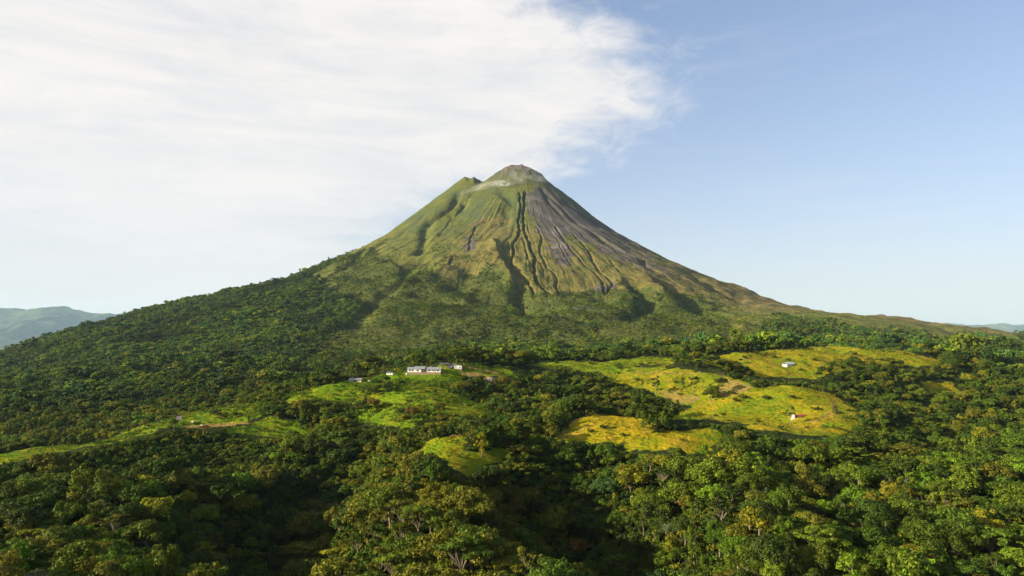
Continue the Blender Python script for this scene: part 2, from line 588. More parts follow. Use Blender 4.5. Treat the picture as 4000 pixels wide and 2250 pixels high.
# ------------------------------------------------------------------ land cover, surveyed
# pasture: (outline, near, far, how yellow)
PAST = [
    ([(700, 1000), (860, 957), (1000, 936), (1150, 914), (1290, 924), (1300, 950), (1200, 943), (1140, 970), (1150, 1000), (1140, 1050), (1000, 1078), (880, 1062), (890, 1010), (800, 1010), (720, 1012)], 540, 830, 0.18),
    ([(1140, 985), (1230, 1025), (1200, 1052), (1138, 1052)], 560, 720, 0.35),
    ([(-60, 1160), (0, 1141), (200, 1104), (330, 1072), (430, 1046), (480, 1030), (600, 1012), (665, 1016), (655, 1045), (600, 1060), (540, 1080), (470, 1075), (400, 1083), (300, 1107), (200, 1128), (100, 1152), (0, 1165), (-60, 1175)], 470, 735, 0.22),
    ([(560, 1092), (600, 1070), (680, 1047), (745, 1058), (790, 1090), (650, 1098)], 520, 720, 0.05),
    ([(1035, 1118), (1120, 1093), (1180, 1098), (1195, 1138), (1285, 1128), (1300, 1138), (1235, 1172), (1175, 1205), (1110, 1165), (1050, 1142)], 380, 525, 0.60),
    ([(1388, 1104), (1430, 1064), (1500, 1041), (1560, 1044), (1645, 1062), (1625, 1096), (1560, 1110), (1480, 1112), (1400, 1110)], 470, 610, 0.95),
    ([(1555, 1115), (1650, 1088), (1770, 1073), (1835, 1082), (1805, 1122), (1740, 1140), (1640, 1134), (1575, 1134)], 435, 560, 0.80),
    ([(1680, 1045), (1760, 1018), (1880, 982), (1940, 968), (2040, 974), (2110, 992), (2172, 1040), (2160, 1084), (2050, 1108), (1950, 1096), (1850, 1064), (1760, 1056), (1680, 1064)], 520, 745, 0.72),
    ([(1515, 918), (1600, 912), (1700, 925), (1800, 940), (1892, 964), (1885, 990), (1800, 1008), (1740, 1022), (1680, 1010), (1640, 990), (1560, 962), (1515, 952)], 660, 880, 0.55),
    ([(1725, 908), (1850, 888), (2000, 876), (2130, 866), (2250, 876), (2365, 908), (2345, 922), (2200, 928), (2120, 934), (2060, 950), (1980, 960), (1900, 950), (1850, 934), (1780, 922)], 860, 1130, 0.78),
    ([(1285, 935), (1350, 913), (1450, 900), (1520, 904), (1560, 900), (1640, 898), (1700, 903), (1690, 916), (1600, 918), (1500, 935), (1400, 928), (1330, 940)], 820, 1030, 0.38),
    ([(2318, 958), (2405, 962), (2412, 986), (2330, 988)], 780, 980, 0.65),
]
SOIL = [
    ([(455, 1071), (520, 1066), (610, 1061), (630, 1063), (560, 1074), (470, 1078)], 540, 700, 0.85),
    ([(1160, 935), (1215, 944), (1275, 962), (1240, 966), (1185, 946)], 720, 830, 1.0),
    ([(1650, 985), (1700, 982), (1760, 1000), (1740, 1016), (1680, 1008)], 640, 780, 0.55),
    ([(1800, 965), (1840, 955), (1892, 972), (1870, 985), (1820, 1000), (1800, 985)], 660, 800, 0.6),
    ([(1135, 1088), (1170, 1090), (1165, 1098), (1138, 1097)], 470, 530, 0.7),
    ([(1395, 1100), (1470, 1072), (1520, 1056), (1480, 1078), (1410, 1108)], 470, 600, 0.22),
]
# hedges and thickets growing out on the pasture: trees are let in again
THICKET = [
    ([(1750, 912), (1850, 930), (1900, 948), (1890, 962), (1800, 938), (1730, 922)], 800, 960),
    ([(2120, 915), (2240, 918), (2300, 940), (2180, 960), (2060, 950), (2080, 930)], 800, 1000),
    ([(1100, 965), (1140, 990), (1190, 1000), (1140, 1010)], 600, 760),
    ([(1760, 985), (1815, 985), (1810, 1012), (1765, 1014)], 640, 720),
    ([(1600, 1062), (1700, 1058), (1730, 1085), (1640, 1090), (1590, 1098)], 500, 580),
    ([(900, 985), (1010, 962), (1020, 985), (960, 1000), (905, 1005)], 620, 740),
    ([(860, 1020), (960, 1022), (940, 1050), (880, 1056)], 540, 680),
    ([(1000, 1055), (1120, 1050), (1100, 1085), (1000, 1085)], 500, 620),
]


def cover_at(x, y, z, layers, jit=5.0):
    px, py = proj(x, y, z)
    s = np.clip(y / 700.0, 0.5, 2.0)
    px = px + fbm(x / 14, y / 14, 3, 81) * jit * 3.2 / s
    py = py + fbm(x / 14, y / 14, 3, 82) * jit * 1.2 / s
    v = np.zeros(np.shape(x))
    for lay in layers:
        m = inpoly(lay[0], px, py) & (y > lay[1]) & (y < lay[2])
        v = np.where(m, lay[3] if len(lay) > 3 else 1.0, v) if len(lay) > 3 else np.maximum(v, m)
    return v


def cover_mask(x, y, z, layers, jit=5.0):
    return cover_at(x, y, z, [(l[0], l[1], l[2]) for l in layers], jit)


# road and farm tracks, as strips on the ground
def strip_pts(pts, d0, d1):
    return march(pts, lambda X, Y: base_height(X.ravel(), Y.ravel()).reshape(X.shape), d0, d1, 2.0)


ROADS = [(strip_pts([(448, 1064), (460, 1052), (475, 1043), (500, 1036), (530, 1031), (600, 1018)], 500, 760), 2.6),
         (strip_pts([(1136, 935), (1128, 930), (1134, 926)], 680, 800), 3.2)]
TRACKS = [(strip_pts([(1150, 928), (1180, 936), (1215, 946), (1260, 961)], 680, 830), 2.2),
          (strip_pts([(1402, 1102), (1440, 1082), (1480, 1062), (1510, 1050)], 450, 620), 1.5),
          (strip_pts([(500, 1046), (560, 1049), (610, 1050)], 500, 720), 2.0),
          (strip_pts([(1975, 925), (1930, 918), (1860, 913), (1790, 912), (1740, 911)], 800, 1100), 1.1),
          (strip_pts([(2005, 1056), (1930, 1060), (1850, 1048), (1780, 1034)], 480, 760), 1.1),
          (strip_pts([(2030, 1052), (2080, 1036), (2110, 1012), (2090, 996)], 480, 760), 0.9),
          (strip_pts([(1600, 930), (1680, 940), (1760, 952), (1830, 962)], 680, 900), 0.9)]


def near_strip(x, y, strips):
    d = np.full(np.shape(x), 1e9)
    for g, hw in strips:
        for i in range(len(g) - 1):
            d = np.minimum(d, seg_dist(x, y, g[i], g[i + 1]) - hw)
    return d


# ------------------------------------------------------------------ materials of the land
def material(name):
    m = bpy.data.materials.new(name)
    m.use_nodes = True
    t = NT(m.node_tree)
    out = t.new('ShaderNodeOutputMaterial')
    return m, t, out


def principled(t, out, col, rough=0.9, bump=None, strength=0.5, dist=1.0, spec=0.2):
    b = t.new('ShaderNodeBsdfPrincipled')
    t.put(b.inputs['Base Color'], col)
    t.put(b.inputs['Roughness'], rough)
    b.inputs['Specular IOR Level'].default_value = spec
    if bump is not None:
        bn = t.new('ShaderNodeBump')
        bn.inputs['Strength'].default_value = strength
        bn.inputs['Distance'].default_value = dist
        t.put(bn.inputs['Height'], bump)
        t.t.links.new(bn.outputs[0], b.inputs['Normal'])
    t.t.links.new(b.outputs[0], out.inputs[0])
    return b


def plain_mat(name, col, rough=0.8, var=0.12, scale=1.5, spec=0.25, metal=0.0):
    m, t, out = material(name)
    co = t.new('ShaderNodeTexCoord').outputs['Object']
    n = t.noise(co, scale, 5, 0.6)
    c = t.mix(n, tuple(v * (1 - var) for v in col), tuple(min(1, v * (1 + var)) for v in col))
    b = principled(t, out, c, rough, t.noise(co, scale * 6, 3), 0.15, 0.05, spec)
    b.inputs['Metallic'].default_value = metal
    return m


# ground of the hills
GROUND_M, t, out = material('hill_ground')
co = t.new('ShaderNodeTexCoord').outputs['Object']
grass, yel, soil, road = t.attr('grass'), t.attr('yellow'), t.attr('soil'), t.attr('road')
nb = t.noise(co, 0.016, 6, 0.6, 0.4)
nm = t.noise(co, 0.075, 6, 0.65, 0.3)
nf = t.noise(t.mapping(co, scale=(1, 1.6, 1.6), rot=(0, 0, 0.5)), 0.45, 6, 0.7, 0.5)
gcol = t.mix(t.rng(nf, 0.25, 0.75), (0.055, 0.120, 0.004), (0.128, 0.195, 0.006))
ycol = t.mix(t.rng(nf, 0.25, 0.75), (0.190, 0.160, 0.004), (0.345, 0.245, 0.008))
ycol = t.mix(t.rng(nm, 0.50, 0.72), ycol, (0.36, 0.235, 0.025))
yf = t.math('ADD', t.math('SUBTRACT', t.math('MULTIPLY', yel, 0.88), 0.07), t.math('MULTIPLY', t.math('SUBTRACT', nm, 0.5), 2.2))
yf = t.math('ADD', yf, t.math('MULTIPLY', t.math('SUBTRACT', nb, 0.5), 2.0), clamp=True)
pc = t.mix(yf, gcol, ycol)
pc = t.mix(t.rng(nm, 0.30, 0.44, 0.5, 0.0), pc, (0.070, 0.125, 0.008))
pc = t.mix(t.rng(nf, 0.58, 0.76, 0, 0.65), pc, (0.045, 0.085, 0.010))
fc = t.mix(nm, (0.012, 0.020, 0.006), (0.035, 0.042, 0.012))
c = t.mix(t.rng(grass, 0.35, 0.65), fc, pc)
scol = t.mix(nm, (0.20, 0.105, 0.042), (0.30, 0.19, 0.085))
c = t.mix(t.math('MULTIPLY', soil, t.rng(nm, 0.22, 0.52)), c, scol)
tw = t.new('ShaderNodeTexWave', wave_type='BANDS', bands_direction='Z')
t.put(tw.inputs['Vector'], co)
tw.inputs['Scale'].default_value = 0.22
tw.inputs['Distortion'].default_value = 14.0
tw.inputs['Detail'].default_value = 3.0
tw.inputs['Detail Scale'].default_value = 0.5
c = t.mix(t.math('MULTIPLY', t.rng(tw.outputs[1], 0.70, 1.0, 0.0, 0.20), t.rng(grass, 0.35, 0.65)), c, (0.10, 0.105, 0.018))
bh = t.math('ADD', t.math('MULTIPLY', nf, 0.8), t.math('MULTIPLY', t.noise(co, 0.16, 4, 0.6), 2.2))
bh = t.math('SUBTRACT', bh, t.math('MULTIPLY', tw.outputs[1], 0.3))
principled(t, out, c, 1.0, bh, 0.9, 1.6, 0.03)

# the cone
VOLC_M, t, out = material('volcano_slope')
co = t.new('ShaderNodeTexCoord').outputs['Object']
cmb = t.new('ShaderNodeCombineXYZ')
t.put(cmb.inputs[0], t.attr('phi'))
t.put(cmb.inputs[1], t.attr('rad'))
pol = cmb.outputs[0]
scree, rock, fst, brown = t.attr('scree'), t.attr('rock'), t.attr('forest'), t.attr('brown')
sA = t.noise(t.mapping(pol, scale=(60, 0.004, 1)), 1.0, 6, 0.62, 0.25)
sB = t.noise(t.mapping(pol, scale=(170, 0.009, 1)), 1.0, 5, 0.65, 0.2)
nb = t.noise(co, 0.0045, 6, 0.62, 0.5)
nm = t.noise(co, 0.018, 6, 0.65, 0.4)
nf = t.noise(co, 0.11, 5, 0.7)
nn = t.math('ADD', t.math('MULTIPLY', sA, 0.5), t.math('MULTIPLY', nm, 0.5))
veg = t.mix(t.rng(nn, 0.38, 0.62), (0.060, 0.080, 0.017), (0.150, 0.138, 0.028))
veg = t.mix(t.math('MULTIPLY', t.rng(nb, 0.42, 0.62), t.attr('upper')), veg, (0.066, 0.086, 0.034))
veg = t.mix(t.math('MULTIPLY', t.rng(nm, 0.30, 0.56), t.math('MULTIPLY', brown, 0.75)), veg, (0.165, 0.124, 0.038))
veg = t.mix(t.rng(nf, 0.42, 0.70, 0.0, 0.7), veg, (0.035, 0.060, 0.012))
scol = t.mix(t.rng(sB, 0.35, 0.70), (0.050, 0.041, 0.043), (0.110, 0.092, 0.094))
scol = t.mix(t.rng(nb, 0.50, 0.68), scol, (0.165, 0.142, 0.138))
sf = t.math('MULTIPLY', scree, t.rng(t.math('ADD', t.math('MULTIPLY', sB, 0.6), t.math('MULTIPLY', nm, 0.4)), 0.30, 0.52))
c = t.mix(sf, veg, scol)
stray = t.math('MULTIPLY', t.rng(sA, 0.60, 0.70), t.math('MULTIPLY', brown, 0.55))
c = t.mix(stray, c, (0.13, 0.10, 0.075))
rcol = t.mix(t.rng(nm, 0.35, 0.65), (0.070, 0.058, 0.052), (0.135, 0.112, 0.098))
c = t.mix(t.math('MULTIPLY', rock, t.rng(nm, 0.30, 0.55, 0.25, 1.0)), c, rcol)
lcol = t.mix(t.rng(nm, 0.36, 0.62), (0.055, 0.050, 0.022), (0.17, 0.125, 0.048))
c = t.mix(t.attr('lava'), c, lcol)
ng_ = t.noise(co, 0.33, 4, 0.7)
c = t.mix(t.rng(ng_, 0.50, 0.66, 0.0, 0.55), c, (0.022, 0.032, 0.010))
c = t.mix(t.rng(ng_, 0.44, 0.30, 0.0, 0.35), c, (0.23, 0.20, 0.07))
c = t.mix(fst, c, t.mix(nm, (0.024, 0.040, 0.009), (0.050, 0.068, 0.014)))
bh = t.math('ADD', t.math('ADD', t.math('MULTIPLY', nf, 6.0), t.math('MULTIPLY', ng_, 3.0)), t.math('ADD', t.math('MULTIPLY', nm, 8.0), t.math('MULTIPLY', sB, 3.5)))
principled(t, out, c, 0.95, bh, 0.85, 1.0, 0.08)

# ------------------------------------------------------------------ ground sheets
xs = steps((-2300, -620, 14), (-620, 860, 3.6), (860, 2500, 14))
ys = steps((-250, 170, 14), (170, 1000, 3.6), (1000, 1460, 7))
GX, GY = np.meshgrid(xs, ys)
GZ = height(GX.ravel(), GY.ravel())
gx, gy = GX.ravel(), GY.ravel()
grass_v = cover_mask(gx, gy, GZ, PAST, 8.0)
yellow_v = cover_at(gx, gy, GZ, PAST, 8.0)
soil_v = cover_at(gx, gy, GZ, SOIL, 4.0)
trk = near_strip(gx, gy, TRACKS)
soil_v = np.maximum(soil_v, np.where(trk < 0.5, 0.9, 0))
GZ = GZ + grass_v * (fbm(gx / 9, gy / 9, 3, 61) * 1.1)
me = quick_mesh('ground', np.stack([gx, gy, GZ], 1), grid_faces(len(xs), len(ys)), GROUND_M)
fattr(me, 'grass', grass_v)
fattr(me, 'yellow', yellow_v)
fattr(me, 'soil', soil_v)
ground = add_obj('ground', me, kind='structure', label='rolling hills with green and yellow pasture between the forests')
_gx, _gy, _gz = xs, ys, GZ.reshape(GX.shape)


def bil(xa, ya, Z, x, y):
    i = np.clip(np.searchsorted(xa, x) - 1, 0, len(xa) - 2)
    j = np.clip(np.searchsorted(ya, y) - 1, 0, len(ya) - 2)
    u = np.clip((x - xa[i]) / (xa[i + 1] - xa[i]), 0, 1)
    v = np.clip((y - ya[j]) / (ya[j + 1] - ya[j]), 0, 1)
    return (Z[j, i] * (1 - u) + Z[j, i + 1] * u) * (1 - v) + (Z[j + 1, i] * (1 - u) + Z[j + 1, i + 1] * u) * v


VMAT = [GROUND_M]
xs = steps((-3600, -900, 12), (-900, -350, 5), (-350, 800, 3.2), (800, 1150, 5), (1150, 3800, 12))
ys = steps((1460, 2200, 8), (2200, 2600, 6), (2600, 3650, 4.0), (3650, 4060, 5), (4060, 5400, 30))
VXg, VYg = np.meshgrid(xs, ys)
vx, vy = VXg.ravel(), VYg.ravel()
VZ = height(vx, vy)
vr = np.hypot(vx - VX, vy - VD)
vph = np.arctan2(vx - VX, -(vy - VD))
vpx, vpy = proj(vx, vy, VZ)
vpx = vpx + fbm(vx / 45, vy / 45, 4, 91) * 26
vpy = vpy + fbm(vx / 45, vy / 45, 4, 92) * 20
SCREE = [zm(p) for p in (
    [(1370, 265), (1450, 300), (1560, 430), (1680, 520), (1800, 570), (1900, 640), (2050, 710), (2160, 770), (2050, 780), (1950, 725), (1830, 645), (1720, 590), (1660, 560), (1640, 600), (1690, 700), (1650, 790), (1560, 750), (1520, 650), (1470, 580), (1420, 500), (1380, 400)],
    [(1520, 690), (1640, 650), (1700, 760), (1690, 815), (1560, 775)],
    [(2160, 690), (2240, 735), (2400, 805), (2540, 870), (2480, 885), (2300, 835), (2200, 785)],
    [(940, 595), (985, 585), (992, 640), (965, 700), (925, 690)], [(1700, 1105), (1760, 1055), (1835, 1085), (1760, 1108)],
    [(1870, 930), (1990, 895), (1990, 960), (1920, 985)],
    [(1560, 300), (1700, 400), (1850, 510), (2000, 590), (2150, 680), (2100, 690), (1950, 600), (1780, 500), (1640, 400)],
    [(1010, 470), (1040, 480), (1000, 560), (980, 580)],
    [(1400, 250), (1520, 235), (1640, 320), (1800, 430), (1960, 520), (2150, 630), (2330, 740), (2200, 760), (2050, 700), (1900, 620), (1760, 560), (1620, 520), (1500, 400)],
    [(1900, 600), (2100, 690), (2400, 830), (2620, 935), (2500, 925), (2200, 815), (1950, 715)])]
scree_v = np.zeros(len(vx))
for p in SCREE:
    scree_v = np.maximum(scree_v, inpoly(p, vpx, vpy))
brown_v = inpoly(zm([(700, 880), (880, 640), (1000, 470), (1200, 430), (1300, 520), (1500, 520), (1800, 680), (2300, 800), (2700, 960), (2500, 1000), (2100, 960), (1900, 1000), (1400, 1010), (1300, 960), (1200, 760), (1000, 860), (800, 960)]), vpx, vpy) * 1.0
# forest cover of the cone: west flank, apron, east foot
FOREST = [[(-600, 1300), (-600, 700), (500, 700), (780, 660), (850, 700), (830, 760), (900, 790), (860, 850), (830, 900), (880, 950), (700, 1300)],
          [(820, 1000), (900, 890), (1050, 860), (1180, 800), (1290, 790), (1300, 870), (1440, 850), (1560, 865), (1700, 870), (1880, 865), (1905, 806), (2000, 806), (2160, 826), (2330, 848), (2480, 852), (2700, 860), (3200, 915), (3200, 1300), (820, 1300)]]
dense_v = np.zeros(len(vx))
_ox, _oy = fbm(vx / 210, vy / 210, 3, 95) * 90, fbm(vx / 210, vy / 210, 3, 96) * 60 * sstep(900, 300, vx)
for k_ in range(7):
    a_ = k_ * 0.9
    for p in FOREST:
        dense_v += inpoly(p, vpx + _ox + math.cos(a_) * 12 * k_, vpy + _oy + math.sin(a_) * 5 * k_) / 7.0
dense_v = np.clip(dense_v, 0, 1)
thin_v = inpoly(zm([(0, 700), (300, 700), (520, 800), (640, 800), (900, 900), (1100, 790), (1300, 950), (1420, 1000), (1700, 990), (1850, 960), (2200, 940), (2560, 1000), (2800, 1150), (2800, 1500), (0, 1500)]), vpx, vpy) * 1.0
sl_r = vr
rock_v = 0.75 * sstep(330, 90, sl_r) + 0.4 * sstep(150, 60, sl_r) + sstep(90, 40, np.hypot(vx - OLDX, vy - VD))
me = quick_mesh('volcano', np.stack([vx, vy, VZ], 1), grid_faces(len(xs), len(ys)), VOLC_M)
for nm_, v_ in (('scree', scree_v), ('rock', np.clip(rock_v, 0, 1)), ('forest', np.maximum(dense_v, thin_v * 0.55)), ('brown', brown_v), ('phi', vph), ('rad', vr),
                ('upper', sstep(1100, 500, vr)), ('lava', sstep(300, 900, vx - VX) * sstep(2500, 2900, vy) * (1 - dense_v) * 0.85)):
    fattr(me, nm_, v_)
volcano = add_obj('volcano', me, kind='structure', label='steep green volcano cone with dark gullies and grey scree under a smoking summit')
_vx, _vy, _vz = xs, ys, VZ.reshape(VXg.shape)
_dense, _thin = dense_v.reshape(VXg.shape), thin_v.reshape(VXg.shape)


def ground_z(x, y):
    x, y = np.atleast_1d(np.asarray(x, float)), np.atleast_1d(np.asarray(y, float))
    return np.where(y < 1460, bil(_gx, _gy, _gz, x, y), bil(_vx, _vy, _vz, x, y))


def site(px, py, d0=250, d1=1300):
    """the point of the ground seen at a survey point"""
    g = march([(px, py)], lambda X, Y: ground_z(X.ravel(), Y.ravel()).reshape(X.shape), d0, d1, 1.0)[0]
    return float(g[0]), float(g[1]), float(ground_z(g[0], g[1])[0])


# far lowland and far ranges
FAR_M, t, out = material('far_land')
co = t.new('ShaderNodeTexCoord').outputs['Object']
n = t.noise(co, 0.0012, 7, 0.62, 0.4)
principled(t, out, t.mix(t.rng(n, 0.4, 0.62), (0.022, 0.040, 0.012), (0.075, 0.085, 0.028)), 0.95, t.noise(co, 0.006, 6, 0.65), 1.0, 60.0, 0.05)
me = quick_mesh('plain', np.array([[-43500, -2900, -420], [43500, -2900, -420], [43500, 43500, -420], [-43500, 43500, -420]], float), np.array([[0, 1, 2, 3]]), FAR_M, False)
add_obj('plain', me, kind='structure', label='far lowland beyond the volcano')


def far_range(name, crest, d, depth, label, seed):
    us = np.linspace(crest[0][0], crest[-1][0], 260)
    cy = np.interp(us, [c[0] for c in crest], [c[1] for c in crest])
    ts = np.linspace(-1, 1, 60)
    X = np.outer(np.ones(60), (us - PX0) / FP * d)
    Y = d + np.outer(ts, np.ones(260)) * depth
    top = np.array([pix(u, v, d)[2] for u, v in zip(us, cy)])
    prof = (1 - np.abs(ts)) ** 0.85
    Z = -430 + (top + 430)[None, :] * prof[:, None]
    rg = np.abs(fbm(X / (depth * 0.55), Y / (depth * 0.9), 5, seed))
    Z = Z + (0.12 - rg) * depth * 0.42 * (1 - prof[:, None] ** 6) * prof[:, None]
    Z = Z + fbm(X / (d * 0.02), Y / (d * 0.02), 4, seed + 3) * d * 0.004
    me = quick_mesh(name, np.stack([X.ravel(), Y.ravel(), Z.ravel()], 1), grid_faces(260, 60), FAR_M)
    return add_obj(name, me, kind='structure', label=label)


far_range('mountains', [(-700, 760), (-300, 765), (-60, 772), (0, 777), (60, 776), (140, 772), (175, 779), (215, 788), (250, 789), (278, 787), (300, 799), (380, 830), (500, 870)], 32000, 8000,
          'hazy blue mountain ridge beyond the forested flank', 3)
far_range('hills', [(2250, 822), (2360, 811), (2450, 813), (2500, 816), (2576, 819), (2800, 818), (3100, 822)], 36000, 4000, 'low blue hills on the far horizon', 9)


# ------------------------------------------------------------------ foliage
def leaf_material(name, instanced):
    m, t, out = material(name)
    rnd = t.attr('rnd')
    if instanced:
        tint = t.attr('tint', 'INSTANCER', 'Color')
    else:
        tint = t.new('ShaderNodeObjectInfo').outputs['Color']
    co = t.new('ShaderNodeTexCoord').outputs['Object']
    clump = t.noise(co, 0.45, 3, 0.6)
    v = t.math('ADD', t.math('MULTIPLY', rnd, 0.75), 0.62)
    v = t.math('MULTIPLY', v, t.rng(clump, 0.3, 0.7, 0.72, 1.25))
    col = t.mix(1.0, tint, v, 'MULTIPLY')
    cv = t.new('ShaderNodeCombineXYZ')
    for i in range(3):
        t.put(cv.inputs[i], v)
    col = t.mix(1.0, tint, cv.outputs[0], 'MULTIPLY')
    col = t.mix(t.rng(rnd, 0.78, 1.0, 0.0, 0.45), col, t.mix(1.0, col, (1.9, 1.45, 0.8), 'MULTIPLY'))
    b = t.new('ShaderNodeBsdfPrincipled')
    t.put(b.inputs['Base Color'], col)
    b.inputs['Roughness'].default_value = 0.62
    b.inputs['Specular IOR Level'].default_value = 0.10
    tr = t.new('ShaderNodeBsdfTranslucent')
    t.put(tr.inputs[0], t.mix(1.0, col, (1.15, 1.2, 0.5), 'MULTIPLY'))
    mx = t.new('ShaderNodeMixShader')
    mx.inputs[0].default_value = 0.14
    t.t.links.new(b.outputs[0], mx.inputs[1])
    t.t.links.new(tr.outputs[0], mx.inputs[2])
    t.t.links.new(mx.outputs[0], out.inputs[0])
    return m


LEAF_M = leaf_material('leaves', False)
LEAFI_M = leaf_material('forest_leaves', True)
BARK_M = plain_mat('bark', (0.16, 0.125, 0.085), 0.9, 0.35, 1.2)
PALEBARK_M = plain_mat('pale_bark', (0.18, 0.145, 0.10), 0.9, 0.25, 1.2)
DEADWOOD_M = plain_mat('dead_wood', (0.40, 0.34, 0.25), 0.9, 0.2, 1.2)


def unit(v):
    return v / (np.linalg.norm(v, axis=-1, keepdims=True) + 1e-9)


def leaf_quads(C, N, size, rg, aspect=0.62, fold=0.16):
    n = len(C)
    N = unit(N)
    a = rg.normal(size=(n, 3))
    T = unit(a - (a * N).sum(1, keepdims=True) * N)
    B = np.cross(N, T)
    s = np.asarray(size)[:, None] * np.ones((n, 1))
    V = np.stack([C - T * s * 0.5 - N * s * fold, C + B * s * 0.5 * aspect, C + T * s * 0.5 - N * s * fold, C - B * s * 0.5 * aspect], 1)
    F = np.arange(4 * n).reshape(n, 4)
    return V.reshape(-1, 3), F


def crown_mesh(name, lobes, n, leaf, rg, mat, inner=0.0, centre=None, jit=0.42, flat=1.0):
    """leaves spread over lobes: rows of (x, y, z, rx, rz)"""
    L = np.array(lobes, float)
    wgt = (L[:, 3] ** 2)
    pick = rg.choice(len(L), n, p=wgt / wgt.sum())
    d = unit(rg.normal(size=(n, 3)))
    d[:, 2] = np.where(d[:, 2] < -0.35, -d[:, 2], d[:, 2])
    rad = rg.uniform(0.62, 1.05, n) ** 0.6
    bump = 1 + 0.22 * np.sin(d[:, 0] * 5 + pick) * np.cos(d[:, 1] * 5 - pick * 2)
    C = L[pick, :3] + d * np.stack([L[pick, 3], L[pick, 3], L[pick, 4]], 1) * (rad * bump)[:, None]
    N = d * np.array([1, 1, flat]) + rg.normal(size=(n, 3)) * jit
    sz = leaf * rg.uniform(0.7, 1.35, n)
    V, F = leaf_quads(C, N, sz, rg)
    me = quick_mesh(name, V, F, mat, False)
    a = me.attributes.new('rnd', 'FLOAT', 'FACE')
    a.data.foreach_set('value', rg.uniform(0, 1, n).astype(np.float32))
    return me


def tube(V, F, pts, radii, sides=6):
    """append a tapered tube through pts"""
    pts = [np.array(p, float) for p in pts]
    base = len(V)
    for i, p in enumerate(pts):
        dirv_ = pts[min(i + 1, len(pts) - 1)] - pts[max(i - 1, 0)]
        dirv_ = dirv_ / (np.linalg.norm(dirv_) + 1e-9)
        ref = np.array([1.0, 0, 0]) if abs(dirv_[0]) < 0.8 else np.array([0, 1.0, 0])
        u = np.cross(dirv_, ref)
        u /= np.linalg.norm(u)
        v = np.cross(dirv_, u)
        for k in range(sides):
            a = 2 * math.pi * k / sides
            V.append(tuple(p + (u * math.cos(a) + v * math.sin(a)) * radii[i]))
    for i in range(len(pts) - 1):
        for k in range(sides):
            k2 = (k + 1) % sides
            F.append((base + i * sides + k, base + i * sides + k2, base + (i + 1) * sides + k2, base + (i + 1) * sides + k))
    F.append(tuple(base + (len(pts) - 1) * sides + k for k in range(sides)))


def trunk_mesh(name, fork, tips, r0, rg, mat, lean=0.4, bottom=-1.5):
    V, F = [], []
    top = np.array(fork, float)
    mid = np.array([top[0] * 0.5 + rg.normal() * lean, top[1] * 0.5 + rg.normal() * lean, top[2] * 0.5])
    tube(V, F, [(0, 0, bottom), (0, 0, 0.3), mid, top], [r0 * 1.5, r0 * 1.15, r0 * 0.9, r0 * 0.68], 7)
    for tp in tips:
        tp = np.array(tp, float)
        m1 = top * 0.62 + tp * 0.38 + rg.normal(size=3) * 0.35 + np.array([0, 0, 0.35])
        tube(V, F, [top - np.array([0, 0, 0.25]), m1, tp], [r0 * 0.40, r0 * 0.24, r0 * 0.08], 5)
    me = bpy.data.meshes.new(name)
    me.from_pydata(V, [], F)
    me.polygons.foreach_set('use_smooth', [True] * len(me.polygons))
    me.materials.append(mat)
    return me


def dome_lobes(rg, R, Rz, cz_, k, lr=(0.30, 0.48), lop=0.25):
    out = [(0, 0, cz_ + Rz * 0.15, R * 0.55, Rz * 0.6)]
    off = rg.normal(size=2) * R * 0.12
    for i in range(k):
        a = i * 2.399 + rg.uniform(-0.5, 0.5)
        h = rg.uniform(-0.25, 1.0)
        q = math.sqrt(max(0, 1 - max(h, 0) ** 2)) * rg.uniform(0.62, 0.92)
        r = R * rg.uniform(*lr)
        out.append((math.cos(a) * q * R * (1 + lop * rg.normal()) + off[0], math.sin(a) * q * R * (1 + lop * rg.normal()) + off[1],
                    cz_ + h * Rz * rg.uniform(0.7, 0.95), r, r * rg.uniform(0.6, 0.85)))
    return out


